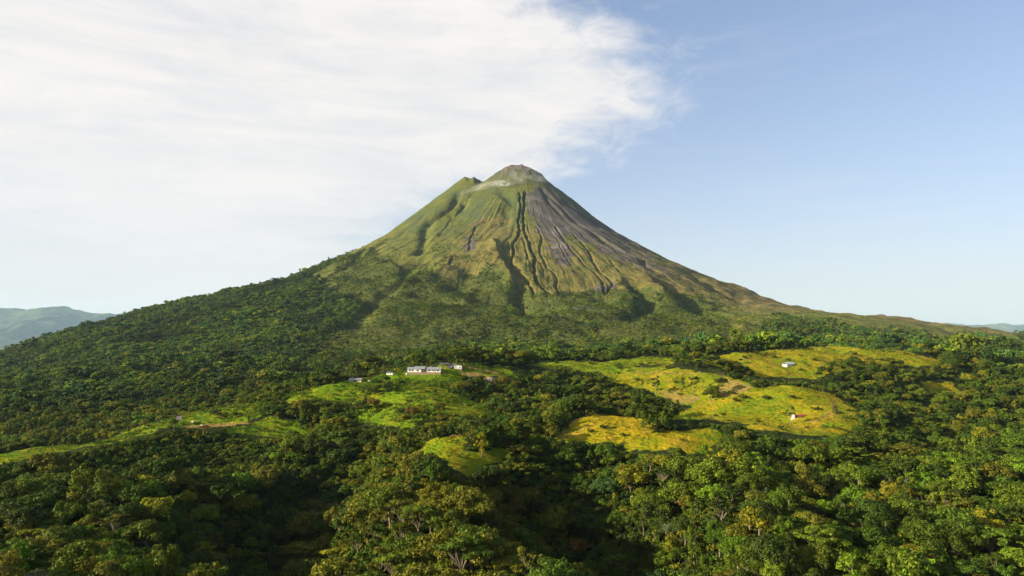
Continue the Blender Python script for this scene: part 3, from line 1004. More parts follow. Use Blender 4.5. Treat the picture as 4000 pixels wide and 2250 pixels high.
def make_variant(kind, seed, lod=1.0, mat=None):
    """returns trunk mesh, crown mesh, height; crown meshes are in metres with the root at 0"""
    rg = np.random.default_rng(seed)
    mat = mat or LEAF_M
    big = 1.0 / math.sqrt(lod)
    if kind == 'broadleaf_tree':
        R, Rz, c = rg.uniform(4.6, 5.6), rg.uniform(3.2, 4.4), rg.uniform(8.5, 10.5)
        lobes = dome_lobes(rg, R, Rz, c, 20)
        cm = crown_mesh('crown', lobes, int(4600 * lod), 0.56 * big, rg, mat)
        tips = [l[:3] for l in lobes[1:9]]
        tm = trunk_mesh('trunk', (0, 0, c - Rz * 0.55), tips, 0.34, rg, BARK_M)
        return tm, cm, c + Rz
    if kind == 'vine_draped_tree':
        H = rg.uniform(13, 16)
        lobes = []
        for i in range(24):
            h = rg.uniform(0.22, 1.0)
            w_ = (2.6 if h > 0.55 else 1.9) * (1.05 - 0.45 * abs(h - 0.72))
            a = rg.uniform(0, 6.28)
            q = rg.uniform(0.3, 1.0) * w_ * 1.15
            r = rg.uniform(0.8, 1.55)
            lobes.append((math.cos(a) * q, math.sin(a) * q, h * H, r, r * rg.uniform(0.9, 1.5)))
        cm = crown_mesh('crown', lobes, int(4000 * lod), 0.52 * big, rg, mat, jit=0.5)
        tm = trunk_mesh('trunk', (0, 0, H * 0.72), [l[:3] for l in lobes if l[2] > H * 0.7][:6], 0.30, rg, BARK_M)
        return tm, cm, H + 1
    if kind == 'umbrella_tree':
        H, R = rg.uniform(10.5, 12.5), rg.uniform(5.2, 6.6)
        lobes = []
        for i in range(18):
            a = i * 2.399 + rg.uniform(-0.4, 0.4)
            q = R * math.sqrt((i + 0.6) / 18) * rg.uniform(0.8, 1.05)
            z = H - 0.055 * q * q + rg.uniform(-1.1, 0.5)
            r = rg.uniform(1.0, 1.9)
            lobes.append((math.cos(a) * q, math.sin(a) * q, z, r, r * 0.34))
        cm = crown_mesh('crown', lobes, int(3600 * lod), 0.48 * big, rg, mat, jit=0.45, flat=1.6)
        tm = trunk_mesh('trunk', (rg.normal() * 0.5, rg.normal() * 0.5, H * 0.52), [l[:3] for l in lobes[2:14]], 0.34, rg, PALEBARK_M)
        return tm, cm, H + 0.6
    if kind == 'open_crowned_tree':
        H, R = rg.uniform(11, 14), rg.uniform(3.4, 4.6)
        lobes = []
        for i in range(26):
            a, h = rg.uniform(0, 6.28), rg.uniform(0.45, 1.0)
            q = R * rg.uniform(0.35, 1.0) * (1.15 - 0.5 * h)
            r = rg.uniform(0.55, 1.05)
            lobes.append((math.cos(a) * q, math.sin(a) * q, H * h, r, r * 0.62))
        cm = crown_mesh('crown', lobes, int(2300 * lod), 0.46 * big, rg, mat, jit=0.7)
        tm = trunk_mesh('trunk', (0, 0, H * 0.5), [l[:3] for l in lobes[::2]], 0.26, rg, PALEBARK_M, 0.6)
        return tm, cm, H
    if kind == 'slender_tree':
        H = rg.uniform(10, 13)
        lobes = [(rg.normal() * 0.7, rg.normal() * 0.7, H * rg.uniform(0.62, 1.0), rg.uniform(0.55, 1.05), rg.uniform(0.5, 0.9)) for i in range(9)]
        cm = crown_mesh('crown', lobes, int(800 * lod), 0.5 * big, rg, mat, jit=0.6)
        tm = trunk_mesh('trunk', (0, 0, H * 0.8), [l[:3] for l in lobes[:4]], 0.24, rg, PALEBARK_M, 0.35)
        return tm, cm, H
    if kind == 'shrub':
        R = rg.uniform(2.0, 2.8)
        lobes = [(rg.normal() * R * 0.5, rg.normal() * R * 0.5, rg.uniform(0.5, 2.0), rg.uniform(0.7, 1.2), rg.uniform(0.6, 1.0)) for i in range(11)]
        cm = crown_mesh('crown', lobes, int(1000 * lod), 0.5 * big, rg, mat, jit=0.65)
        tm = trunk_mesh('trunk', (0, 0, 0.7), [l[:3] for l in lobes[:5]], 0.12, rg, BARK_M, 0.1, -0.6)
        return tm, cm, 3.0
    raise ValueError(kind)


def palm_meshes(seed):
    rg = np.random.default_rng(seed)
    H = rg.uniform(9, 11.5)
    V, F = [], []
    bx, by = rg.normal(size=2) * 0.8
    tube(V, F, [(0, 0, -1), (bx * 0.2, by * 0.2, H * 0.33), (bx * 0.6, by * 0.6, H * 0.66), (bx, by, H)], [0.24, 0.19, 0.16, 0.13], 7)
    tm = bpy.data.meshes.new('trunk')
    tm.from_pydata(V, [], F)
    tm.materials.append(PALEBARK_M)
    V, F, rn = [], [], []
    for i in range(13):
        a = i * 2.399 + rg.uniform(-0.2, 0.2)
        L, lift = rg.uniform(2.6, 3.6), rg.uniform(-0.15, 0.95)
        pr = []
        for k in range(8):
            s = k / 7
            rr = L * s * (1 - 0.18 * s)
            pr.append(np.array([bx + math.cos(a) * rr, by + math.sin(a) * rr, H + lift * L * s * 0.75 - 1.55 * L * 0.55 * s * s]))
        side = np.array([-math.sin(a), math.cos(a), 0.0])
        for k in range(1, 8):
            wd = 0.75 * math.sin(math.pi * (k / 8) ** 0.7) + 0.12
            for sg in (-1, 1):
                for j in (0.0, 0.5):
                    p0 = pr[k - 1] * (1 - j) + pr[k] * j
                    tip = p0 + side * sg * wd + (pr[k] - pr[k - 1]) * 0.7 - np.array([0, 0, wd * 0.42])
                    e = (pr[k] - pr[k - 1]) * 0.22
                    b0 = len(V)
                    V += [tuple(p0), tuple(p0 + e), tuple(tip)]
                    F.append((b0, b0 + 1, b0 + 2))
                    rn.append(rg.uniform())
    cm = bpy.data.meshes.new('crown')
    cm.from_pydata(V, [], F)
    cm.materials.append(LEAF_M)
    at = cm.attributes.new('rnd', 'FLOAT', 'FACE')
    at.data.foreach_set('value', np.array(rn, np.float32))
    return tm, cm, H


def bare_mesh(seed, H, spread):
    rg = np.random.default_rng(seed)
    V, F = [], []

    def grow(p, d, L, r, lev):
        q1 = p + d * L * 0.5 + rg.normal(size=3) * L * 0.05
        q = p + d * L + rg.normal(size=3) * L * 0.08
        tube(V, F, [p, q1, q], [r, r * 0.78, r * 0.55], 5 if lev < 2 else 4)
        if lev == 4:
            return
        for i in range(3 if lev < 2 else 2):
            nd = unit((d + rg.normal(size=3) * spread * (0.5 if lev == 0 else 0.42) + np.array([0, 0, 0.10]))[None])[0]
            grow(q - d * 0.05, nd, L * rg.uniform(0.52, 0.78), r * 0.56, lev + 1)
    grow(np.array([0, 0, -0.8]), np.array([0.04, 0, 1.0]), H * 0.42, H * 0.020, 0)
    me = bpy.data.meshes.new('trunk')
    me.from_pydata(V, [], F)
    me.materials.append(DEADWOOD_M)
    return me


def broad_plant_mesh(seed):
    """clump of huge paddle leaves on long stalks"""
    rg = np.random.default_rng(seed)
    V, F, rn = [], [], []
    for i in range(9):
        a = i * 2.399 + rg.uniform(-0.3, 0.3)
        H, out_ = rg.uniform(3.0, 5.6), rg.uniform(0.7, 1.9)
        L, Wd = rg.uniform(2.0, 3.0), rg.uniform(0.42, 0.65)
        d = np.array([math.cos(a), math.sin(a), 0])
        side = np.array([-d[1], d[0], 0])
        base = d * out_ * 0.5 + np.array([0, 0, H * 0.6])
        tube(V, F, [(d[0] * 0.1, d[1] * 0.1, -0.5), tuple(base * 0.6), tuple(base)], [0.07, 0.05, 0.04], 4)
        while len(rn) < len(F):
            rn.append(0.3)
        prev = None
        for k in range(7):
            s = k / 6
            c = base + d * (out_ * 0.5 + L * 0.55) * s + np.array([0, 0, L * 0.85 * s - L * 0.75 * s * s])
            wd = Wd * math.sin(math.pi * (0.08 + 0.9 * s)) ** 0.7 + 0.02
            row = [c - side * wd + np.array([0, 0, 0.12]), c, c + side * wd + np.array([0, 0, 0.12])]
            b0 = len(V)
            V += [tuple(x) for x in row]
            if prev is not None:
                F += [(prev, prev + 1, b0 + 1, b0), (prev + 1, prev + 2, b0 + 2, b0 + 1)]
                rn += [rg.uniform(0.3, 1.0)] * 2
            prev = b0
    me = bpy.data.meshes.new('leaves')
    me.from_pydata(V, [], F)
    me.materials.append(LEAF_M)
    at = me.attributes.new('rnd', 'FLOAT', 'FACE')
    at.data.foreach_set('value', np.array(rn, np.float32))
    return me


TONES = {
    'dark green': (0.034, 0.056, 0.006), 'deep green': (0.050, 0.090, 0.007), 'mid green': (0.083, 0.118, 0.008), 'bright green': (0.095, 0.170, 0.009),
    'olive': (0.108, 0.113, 0.010), 'yellow-green': (0.155, 0.162, 0.009), 'rusty brown': (0.128, 0.086, 0.014), 'grey-green': (0.105, 0.125, 0.048),
    'blue-green': (0.036, 0.074, 0.016),
}
PHRASE = {'broadleaf_tree': 'round-crowned broadleaf tree', 'vine_draped_tree': 'narrow vine-draped tree', 'umbrella_tree': 'flat-topped spreading tree',
          'open_crowned_tree': 'open-crowned tree', 'palm_tree': 'feathery palm', 'slender_tree': 'slender bare-trunked tree', 'shrub': 'bushy shrub'}
VARS = {k: [make_variant(k, 100 + 31 * i + 7 * j) for j in range(n)] for i, (k, n) in enumerate(
    [('broadleaf_tree', 6), ('vine_draped_tree', 4), ('umbrella_tree', 4), ('open_crowned_tree', 4), ('slender_tree', 3), ('shrub', 3)])}
VARS['palm_tree'] = [palm_meshes(5), palm_meshes(6)]
USED_LABELS = {}


def place_tree(kind, x, y, scale, tone, label, group, rot=None, var=None, squash=1.0, z=None):
    vs_ = VARS[kind]
    tm, cm, H = vs_[var if var is not None else random.randrange(len(vs_))]
    e = bpy.data.objects.new(kind, None)
    COL.objects.link(e)
    e.empty_display_size = 1.0
    e.location = (x, y, float(ground_z(x, y)[0]) if z is None else z)
    e.rotation_euler = (0, 0, random.uniform(0, 6.283) if rot is None else rot)
    e.scale = (scale, scale, scale * squash)
    e['label'], e['category'], e['group'] = label, ('shrub' if kind == 'shrub' else 'palm' if kind == 'palm_tree' else 'tree'), group
    tr = bpy.data.objects.new('trunk', tm)
    cr = bpy.data.objects.new('crown', cm)
    c = TONES[tone]
    k = random.uniform(0.68, 1.25)
    cr.color = (c[0] * k * random.uniform(0.9, 1.12), c[1] * k, c[2] * k * random.uniform(0.8, 1.25), 1)
    for o in (tr, cr):
        COL.objects.link(o)
        o.parent = e
    return e


def jitter_grid(x0, x1, y0, y1, s, seed):
    rg = np.random.default_rng(seed)
    gx_, gy_ = np.meshgrid(np.arange(x0, x1, s), np.arange(y0, y1, s * 0.9))
    gx_ = gx_ + (np.arange(gx_.shape[0]) % 2)[:, None] * s * 0.5
    return gx_.ravel() + rg.uniform(-0.42, 0.42, gx_.size) * s, gy_.ravel() + rg.uniform(-0.42, 0.42, gx_.size) * s


PADS = []       # places kept free of trees: (x, y, radius)
KEEP = [(pix(px, py, d)[0], d, r) for px, py, d, r in ()]
SITES = {n: site(*p) for n, p in {
    'house': (1068, 937), 'barn': (1148, 929), 'hut': (980, 943), 'shed': (893, 961), 'cowshed': (1983, 921), 'redshed': (2012, 1050),
    'tank': (1233, 958), 'backshed': (1118, 921)}.items()}
for n, (x, y, z) in SITES.items():
    PADS.append((x, y, {'house': 26, 'barn': 15, 'cowshed': 14, 'redshed': 16}.get(n, 9)))


def free_of(x, y, margin=0.0):
    ok = np.ones(len(x), bool)
    for a, b, r in PADS:
        ok &= np.hypot(x - a, (y - b)) > r + margin
        # keep the sight line from the meadow in front of each building open
        ok &= ~((np.abs(x - a * y / b) < r * 0.8) & (y < b) & (y > b - 40))
    ok &= near_strip(x, y, ROADS + TRACKS) > 2.0
    return ok


# ---- near forest: candidates
fx, fy = jitter_grid(-900, 1100, 190, 1010, 7.6, 3)
m = np.abs(fx) < 0.80 * fy + 40
fx, fy = fx[m], fy[m]
fz = ground_z(fx, fy)
past = cover_mask(fx, fy, fz, PAST, 3.0)
# a crown reaches up: keep the foot of the meadows clear as well
PASTF = [(p_, 150, b_) for p_, a_, b_, c_ in PAST]


def height_cap(x, y, z):
    """how tall a plant may grow here without standing in front of a meadow"""
    cap = np.full(len(x), 40.0)
    for h_ in (20, 17, 14.5, 12, 10, 8, 6, 4.5, 3, 1.5):
        cap = np.where(cover_mask(x, y, z + h_, PASTF, 2.0) > 0.5, h_ - 2.2, cap)
    return cap


fcap = height_cap(fx, fy, fz)
_gpx, _gpy = proj(fx, fy, fz)
fcap = np.where((_gpx < 720) & (_gpy < 1230) & (fy < 700), np.minimum(fcap, 6.5), fcap)
fcap = np.where(RNG.uniform(size=len(fx)) < 0.05, fcap + 5, fcap)
thick = cover_mask(fx, fy, fz, THICKET, 3.0)
fcap = np.where(thick > 0.5, 14.0, fcap)
keep = ((past < 0.5) & (fcap > 4.0) | (thick > 0.5)) & free_of(fx, fy)
fx, fy, fz, fcap = fx[keep], fy[keep], fz[keep], fcap[keep]
fpx, fpy = proj(fx, fy, fz + 9)
rk = RNG.uniform(size=len(fx))
kinds = np.array(['broadleaf_tree', 'vine_draped_tree', 'umbrella_tree', 'open_crowned_tree', 'palm_tree', 'slender_tree'])
cum = np.cumsum([0.46, 0.20, 0.16, 0.13, 0.03, 0.02])
fk = kinds[np.minimum(np.searchsorted(cum, rk), 5)]


def lerp(a, b, t_):
    return a + (b - a) * t_


def zone_of(px, py, d):
    """which stretch of wood a tree stands in"""
    if py > 1125:
        w1 = np.interp(py, [1125, 1200, 1300, 1449], [860, 800, 700, 640])
        w2 = np.interp(py, [1125, 1200, 1300, 1449], [1400, 1420, 1470, 1570])
        if px < w1 - 70:
            return 'west_top' if py < 1225 else 'west'
        if px < w1 + 55:
            return 'ravine_w'
        if px < w2 - 60:
            return 'spur_top' if py < 1270 else 'spur'
        if px < w2 + 110:
            return 'ravine_e'
        return 'east_edge' if px < w2 + 380 else 'east_top' if py < 1225 else 'east'
    if px < 860:
        return 'strip'
    if px < 1700:
        return 'belt'
    return 'pasture'


ZTEXT = {
    'west_top': ('just below the grassy ridge road', 'wood just below the grassy ridge road'),
    'west': ('on the forest slope falling to the shaded ravine', 'forest slope falling to the shaded ravine'),
    'ravine_w': ('down in the shaded ravine beside the wooded spur', 'shaded ravine beside the wooded spur'),
    'spur_top': ('on the spur just below the rutted clearing', 'wooded spur just below the rutted clearing'),
    'spur': ('on the wooded spur around the large leafless tree', 'wooded spur around the large leafless tree'),
    'ravine_e': ('in the dark ravine below the grassy mound', 'dark ravine below the grassy mound'),
    'east_edge': ('on the jungle slope beside the dark ravine', 'jungle slope beside the dark ravine'),
    'east_top': ('just below the meadow of the red-roofed shed', 'wood just below the meadow of the red-roofed shed'),
    'east': ('on the jungle slope among the paddle-leaved plants', 'jungle slope among the paddle-leaved plants'),
    'strip': ('along the grassy ridge road', 'trees along the grassy ridge road'),
    'belt': ('in the wood between farmhouse hill and grassy mound', 'wood between farmhouse hill and grassy mound'),
    'pasture': ('in the hedgerow wood among the yellow pastures', 'hedgerow wood among the yellow pastures'),
}
ZTONE = {
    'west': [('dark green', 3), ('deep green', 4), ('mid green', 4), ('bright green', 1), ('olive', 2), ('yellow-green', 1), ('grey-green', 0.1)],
    'ravine_w': [('dark green', 5), ('deep green', 4), ('blue-green', 2), ('mid green', 1)],
    'spur': [('dark green', 1), ('deep green', 2), ('mid green', 3), ('olive', 4.5), ('rusty brown', 0.5), ('yellow-green', 0.8), ('grey-green', 0.1)],
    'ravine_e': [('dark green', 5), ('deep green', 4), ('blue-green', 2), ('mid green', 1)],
    'east': [('dark green', 3), ('deep green', 4), ('mid green', 4), ('bright green', 1.6), ('olive', 1.6), ('yellow-green', 0.8), ('rusty brown', 0.15), ('grey-green', 0.12)],
    'strip': [('deep green', 3), ('mid green', 3), ('olive', 2), ('yellow-green', 2), ('bright green', 1)],
    'belt': [('dark green', 3), ('deep green', 4), ('mid green', 3), ('olive', 2), ('yellow-green', 0.7), ('rusty brown', 0.15)],
    'pasture': [('dark green', 3), ('deep green', 4), ('mid green', 3), ('olive', 2.4), ('yellow-green', 0.8)],
}


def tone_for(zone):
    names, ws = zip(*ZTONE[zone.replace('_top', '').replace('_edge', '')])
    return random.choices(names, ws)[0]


order = np.argsort(fy)
quota = {'broadleaf_tree': 300, 'vine_draped_tree': 240, 'umbrella_tree': 200, 'open_crowned_tree': 190, 'palm_tree': 70, 'slender_tree': 40}
rest = []
for i in order:
    px, py, d = fpx[i], fpy[i], fy[i]
    k = str(fk[i])
    zn = zone_of(px, py + 0, d)
    inview = -40 < px < 2616 and py < 1500
    sc_ = float(np.clip(0.95 * np.exp(RNG.normal() * 0.32), 0.45, 1.75))
    if zn in ('ravine_w', 'ravine_e'):
        sc_ *= 0.95
    if zn in ('strip', 'belt', 'pasture'):
        sc_ *= 0.80
    sc_ = min(sc_, float(fcap[i]) / 13.5)
    tone = tone_for(zn)
    if tone == 'grey-green':
        sc_ = min(sc_, 0.85)
    if inview and quota[k] > 0 and d < 640:
        quota[k] -= 1
        size = 'very tall ' if sc_ > 1.5 else 'tall ' if sc_ > 1.25 else 'stunted ' if sc_ < 0.68 else 'small ' if sc_ < 0.85 else ''
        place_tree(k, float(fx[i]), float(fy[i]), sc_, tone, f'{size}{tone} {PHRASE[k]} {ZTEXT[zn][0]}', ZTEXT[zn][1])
    else:
        rest.append((fx[i], fy[i], fz[i], sc_, k, tone))
print('near trees', len(order), 'rest', len(rest), quota)


# ------------------------------------------------------------------ woods beyond counting, as instanced masses
def source_collection(name, meshes):
    c = bpy.data.collections.new(name)
    for i, me_ in enumerate(meshes):
        c.objects.link(bpy.data.objects.new('%s_%02d' % (name, i), me_))
    return c


def scatter(name, pts, scl, rot, idx, tint, coll, label):
    me_ = bpy.data.meshes.new(name)
    n = len(pts)
    me_.vertices.add(n)
    me_.vertices.foreach_set('co', np.ascontiguousarray(pts, dtype=np.float32).ravel())
    for nm_, typ, v in (('scl', 'FLOAT', scl), ('rot', 'FLOAT', rot)):
        me_.attributes.new(nm_, typ, 'POINT').data.foreach_set('value', np.ascontiguousarray(v, dtype=np.float32))
    me_.attributes.new('idx', 'INT', 'POINT').data.foreach_set('value', np.ascontiguousarray(idx, dtype=np.int32))
    ca = me_.attributes.new('tint', 'FLOAT_COLOR', 'POINT')
    ca.data.foreach_set('color', np.ascontiguousarray(np.concatenate([tint, np.ones((n, 1))], 1), dtype=np.float32).ravel())
    o = add_obj(name, me_, kind='stuff', label=label)
    ng = bpy.data.node_groups.new(name + '_nodes', 'GeometryNodeTree')
    ng.interface.new_socket('Geometry', in_out='INPUT', socket_type='NodeSocketGeometry')
    ng.interface.new_socket('Geometry', in_out='OUTPUT', socket_type='NodeSocketGeometry')
    N = ng.nodes
    gi, go = N.new('NodeGroupInput'), N.new('NodeGroupOutput')
    ip = N.new('GeometryNodeInstanceOnPoints')
    ci = N.new('GeometryNodeCollectionInfo')
    ci.inputs['Collection'].default_value = coll
    ci.inputs['Separate Children'].default_value = True
    ci.inputs['Reset Children'].default_value = True

    def na(nm_, typ):
        a = N.new('GeometryNodeInputNamedAttribute')
        a.data_type = typ
        a.inputs['Name'].default_value = nm_
        return a.outputs[0]
    cx = N.new('ShaderNodeCombineXYZ')
    L = ng.links.new
    L(na('rot', 'FLOAT'), cx.inputs[2])
    e2r = N.new('FunctionNodeEulerToRotation')
    L(cx.outputs[0], e2r.inputs[0])
    L(gi.outputs[0], ip.inputs['Points'])
    L(ci.outputs[0], ip.inputs['Instance'])
    ip.inputs['Pick Instance'].default_value = True
    L(na('idx', 'INT'), ip.inputs['Instance Index'])
    L(e2r.outputs[0], ip.inputs['Rotation'])
    L(na('scl', 'FLOAT'), ip.inputs['Scale'])
    L(ip.outputs[0], go.inputs[0])
    md = o.modifiers.new('scatter', 'NODES')
    md.node_group = ng
    return o


def tints(names, ws, n, rg):
    arr = np.array([TONES[a] for a in names])
    p = np.array(ws, float)
    pick = rg.choice(len(arr), n, p=p / p.sum())
    return arr[pick] * rg.uniform(0.75, 1.25, (n, 1)) * rg.uniform(0.95, 1.05, (n, 3))


rg = np.random.default_rng(77)
# mid-distance trees: full crowns
MIDK = ['broadleaf_tree'] * 4 + ['vine_draped_tree'] * 2 + ['umbrella_tree'] * 3 + ['open_crowned_tree'] * 2 + ['slender_tree']
mid_src = source_collection('canopy_source', [make_variant(k, 900 + 13 * i, 0.6, LEAFI_M)[1] for i, k in enumerate(MIDK)])
kid = {}
for i, k in enumerate(MIDK):
    kid.setdefault(k, []).append(i)
kid['palm_tree'] = kid['slender_tree']
R_ = rest
scatter('forest', [(a[0], a[1], a[2]) for a in R_], [a[3] for a in R_], rg.uniform(0, 6.28, len(R_)), [random.choice(kid[a[4]]) for a in R_],
        np.array([TONES[a[5]] for a in R_]) * rg.uniform(0.7, 1.25, (len(R_), 1)), mid_src, 'smaller trees of the near woods merging into one canopy')

# far trees: the foot of the cone and its west flank
far_src = source_collection('far_canopy_source', [make_variant(k, 1500 + 13 * i, 0.14, LEAFI_M)[1] for i, k in enumerate(
    ['broadleaf_tree'] * 5 + ['umbrella_tree'] * 3 + ['vine_draped_tree'] * 1)])
x1, y1 = jitter_grid(-1500, 1700, 1010, 1460, 9.0, 5)
x2, y2 = jitter_grid(-3300, 3500, 1460, 4200, 9.2, 6)
x, y = np.concatenate([x1, x2]), np.concatenate([y1, y2])
m = np.abs(x) < 0.82 * y + 60
x, y = x[m], y[m]
z = ground_z(x, y)
onv = y >= 1460
den = np.where(onv, bil(_vx, _vy, _dense, x, y), 1.0)
thn = np.where(onv, bil(_vx, _vy, _thin, x, y), 1.0)
px, py = proj(x, y, z)
past = cover_mask(x, y, z, PAST, 3.0)
thick = cover_mask(x, y, z, THICKET, 3.0)
patch = fbm(x / 90, y / 90, 3, 71)
light = inpoly([(700, 960), (880, 820), (1000, 740), (1250, 800), (1300, 870), (1100, 880), (1000, 930), (800, 975)], px, py) | \
    inpoly([(1420, 880), (1300, 800), (1700, 780), (1880, 800), (1900, 860), (1700, 872)], px, py)
dens_f = np.where(light, 0.35, 1.0)
pr = den * np.where(light, np.clip(0.42 + patch * 1.8, 0, 1), 1.0)
young = onv & (den < 0.5)
pr = np.maximum(pr, thn * onv * np.clip(0.30 + patch * 2.2, 0, 0.9))
light = light | young
keep = (rg.uniform(size=len(x)) < pr) & ((past < 0.5) | (thick > 0.5)) & free_of(x, y)
X, Y, Z, LT = x[keep], y[keep], z[keep], light[keep]
n = len(X)
west = 1.25 * tints(['dark green', 'deep green', 'mid green', 'olive', 'blue-green', 'yellow-green'], [2, 4.5, 4, 0.6, 3.2, 0.15], n, rg) * (1 + 0.9 * fbm(X / 150, Y / 150, 3, 72))[:, None]
scl = np.exp(rg.normal(size=n) * 0.30) * np.where(LT, 0.52, 0.88) * (1 + 0.7 * fbm(X / 55, Y / 55, 2, 73))
scatter('canopy_forest', np.stack([X, Y, Z - 1.5], 1), scl, rg.uniform(0, 6.28, n), rg.integers(0, 9, n), west, far_src,
        'dense rainforest covering the flank and foot of the volcano')
print('far trees', n)

# scrub on the middle slopes of the cone
scrub_src = source_collection('scrub_source', [make_variant('shrub', 1900 + 13 * i, 0.12, LEAFI_M)[1] for i in range(4)])
x, y = jitter_grid(-1700, 2300, 1250, 3900, 8.6, 8)
z = ground_z(x, y)
px, py = proj(x, y, z)
onv = y >= 1460
den = np.where(onv, bil(_vx, _vy, _dense, x, y), 1.0)
thn = np.where(onv, bil(_vx, _vy, _thin, x, y), 1.0)
rr_ = np.hypot(x - VX, y - VD)
light = (thn > 0.5) & (den < 0.5) | inpoly([(700, 960), (880, 820), (1000, 740), (1250, 800), (1300, 870), (1100, 880), (1000, 930), (800, 975)], px, py) | \
    inpoly([(1420, 880), (1300, 800), (1700, 780), (1880, 800), (1900, 860), (1700, 872)], px, py)
past = cover_mask(x, y, z, PAST, 3.0)
pr = np.where(light, np.clip(0.72 + fbm(x / 45, y / 45, 3, 76) * 1.3, 0.2, 1), np.where(onv, np.clip(fbm(x / 60, y / 60, 3, 75) * 1.6, 0, 0.5) * sstep(600, 1100, rr_) * (x - VX < 900), 0.0))
keep = (rg.uniform(size=len(x)) < pr) & (np.abs(x) < 0.8 * y) & (past < 0.5)
X, Y, Z = x[keep], y[keep], z[keep]
n = len(X)
scatter('scrub_vegetation', np.stack([X, Y, Z - 0.6], 1), rg.uniform(0.5, 1.6, n), rg.uniform(0, 6.28, n), rg.integers(0, 4, n),
        1.3 * tints(['olive', 'mid green', 'yellow-green', 'deep green'], [4, 3.5, 1.5, 1.0], n, rg), scrub_src, 'olive scrub on the middle slopes of the volcano')
print('scrub', n)

# undergrowth closing the forest floor
x, y = jitter_grid(-900, 1100, 185, 760, 4.6, 9)
m = np.abs(x) < 0.80 * y + 30
x, y = x[m], y[m]
z = ground_z(x, y)
ucap = height_cap(x, y, z)
keep = (cover_mask(x, y, z, PAST, 3.0) < 0.5) & (ucap > 1.4) & free_of(x, y)
X, Y, Z = x[keep], y[keep], z[keep]
n = len(X)
under_src = source_collection('undergrowth_source', [make_variant('shrub', 2300 + 13 * i, 0.55, LEAFI_M)[1] for i in range(5)])
scatter('undergrowth', np.stack([X, Y, Z - 0.3], 1), np.minimum(rg.uniform(0.8, 2.3, n), ucap[keep] / 3.2), rg.uniform(0, 6.28, n), rg.integers(0, 5, n),
        tints(['dark green', 'deep green', 'mid green', 'olive'], [4, 4, 2, 1.6], n, rg), under_src, 'dense undergrowth filling the gaps between the near trees')
print('undergrowth', n)

# tussocks and ferns on the pastures
def tuft_mesh(seed, n, h, w_):
    rg2 = np.random.default_rng(seed)
    C = np.stack([rg2.normal(size=n) * w_, rg2.normal(size=n) * w_, rg2.uniform(0.05, h, n)], 1)
    N = rg2.normal(size=(n, 3)) + np.array([0, 0, 0.9])
    V, F = leaf_quads(C, N, rg2.uniform(0.35, 0.8, n), rg2, 0.4)
    me_ = quick_mesh('tuft', V, F, LEAFI_M, False)
    me_.attributes.new('rnd', 'FLOAT', 'FACE').data.foreach_set('value', rg2.uniform(0, 1, n).astype(np.float32))
    return me_


tuft_src = source_collection('tuft_source', [tuft_mesh(40 + i, 46, 0.75, 0.62) for i in range(4)])
x, y = jitter_grid(-560, 760, 380, 1130, 3.1, 15)
z = ground_z(x, y)
past = cover_mask(x, y, z, PAST, 4.0)
yel = cover_at(x, y, z, PAST, 4.0)
soil = cover_at(x, y, z, SOIL, 4.0)
ns = fbm(x / 22, y / 22, 3, 66)
pr = np.clip(np.where(yel < 0.3, 0.46, 0.26) + ns * 1.2, 0.03, 0.95)
keep = (past > 0.5) & (soil < 0.3) & (rg.uniform(size=len(x)) < pr) & (np.abs(x) < 0.78 * y)
for a, b, r in PADS:
    keep &= np.hypot(x - a, y - b) > r * 0.75
keep &= near_strip(x, y, ROADS) > 0.6
X, Y, Z, YE = x[keep], y[keep], z[keep], yel[keep]
n = len(X)
g1 = np.array([0.066, 0.145, 0.006])
g2 = np.array([0.190, 0.170, 0.008])
mixf = np.clip(YE + rg.normal(size=n) * 0.22 + 0.05, 0, 1)[:, None]
tn = (g1 * (1 - mixf) + g2 * mixf) * rg.uniform(0.62, 1.35, (n, 1))
scatter('pasture_grass', np.stack([X, Y, Z], 1), rg.uniform(0.6, 1.5, n) * np.where((YE < 0.26) & (X > -330), 1.7, 0.85), rg.uniform(0, 6.28, n), rg.integers(0, 4, n), tn, tuft_src,
        'tussocks and ferns on the pastures')
print('tufts', n)


# ------------------------------------------------------------------ single trees and shrubs on the open land
def lone(kind, px, py, hpx, tone, label, group=None, var=None, squash=1.0, d0=300):
    """a tree whose foot is seen at (px, py) and which stands hpx survey units tall"""
    x, y, z = site(px, py, d0)
    H = VARS[kind][var if var is not None else 0][2]
    s = hpx / FP * y / H
    return place_tree(kind, x, y, s, tone, label, group or 'trees standing on the open pastures', var=var if var is not None else 0, squash=squash)


lone('open_crowned_tree', 1649, 994, 46, 'dark green', 'dark tree with a ragged crown beside the bare brown bank', var=1)
lone('vine_draped_tree', 1718, 977, 27, 'deep green', 'compact vine-covered tree above the shaded grassy hollow', var=1)
lone('slender_tree', 1742, 991, 33, 'olive', 'thin dead-topped trunk beside the shaded grassy hollow', var=0)
lone('umbrella_tree', 1813, 968, 40, 'dark green', 'dark spreading tree on a thin trunk above the tawny bank', var=0)
lone('broadleaf_tree', 1790, 1014, 40, 'mid green', 'broad bushy tree throwing a long shadow below the tawny bank', var=2, squash=0.85)
lone('slender_tree', 1615, 991, 34, 'olive', 'slim pole-like tree at the edge of the sloping pasture', var=1)
lone('slender_tree', 1771, 978, 24, 'olive', 'short thin trunk beside the tawny bank', var=2)
lone('slender_tree', 1615, 937, 25, 'deep green', 'slim dark tree on the crest below the back meadow', var=1)
lone('open_crowned_tree', 1988, 1068, 44, 'deep green', 'ragged tree with a small flat top beside the red-roofed shed', var=2)
lone('open_crowned_tree', 2101, 1051, 28, 'dark green', 'leaning tree on the yellow meadow uphill of the red-roofed shed', var=0)
lone('broadleaf_tree', 2115, 1056, 20, 'dark green', 'small round tree next to the leaning tree on the yellow meadow', var=1)
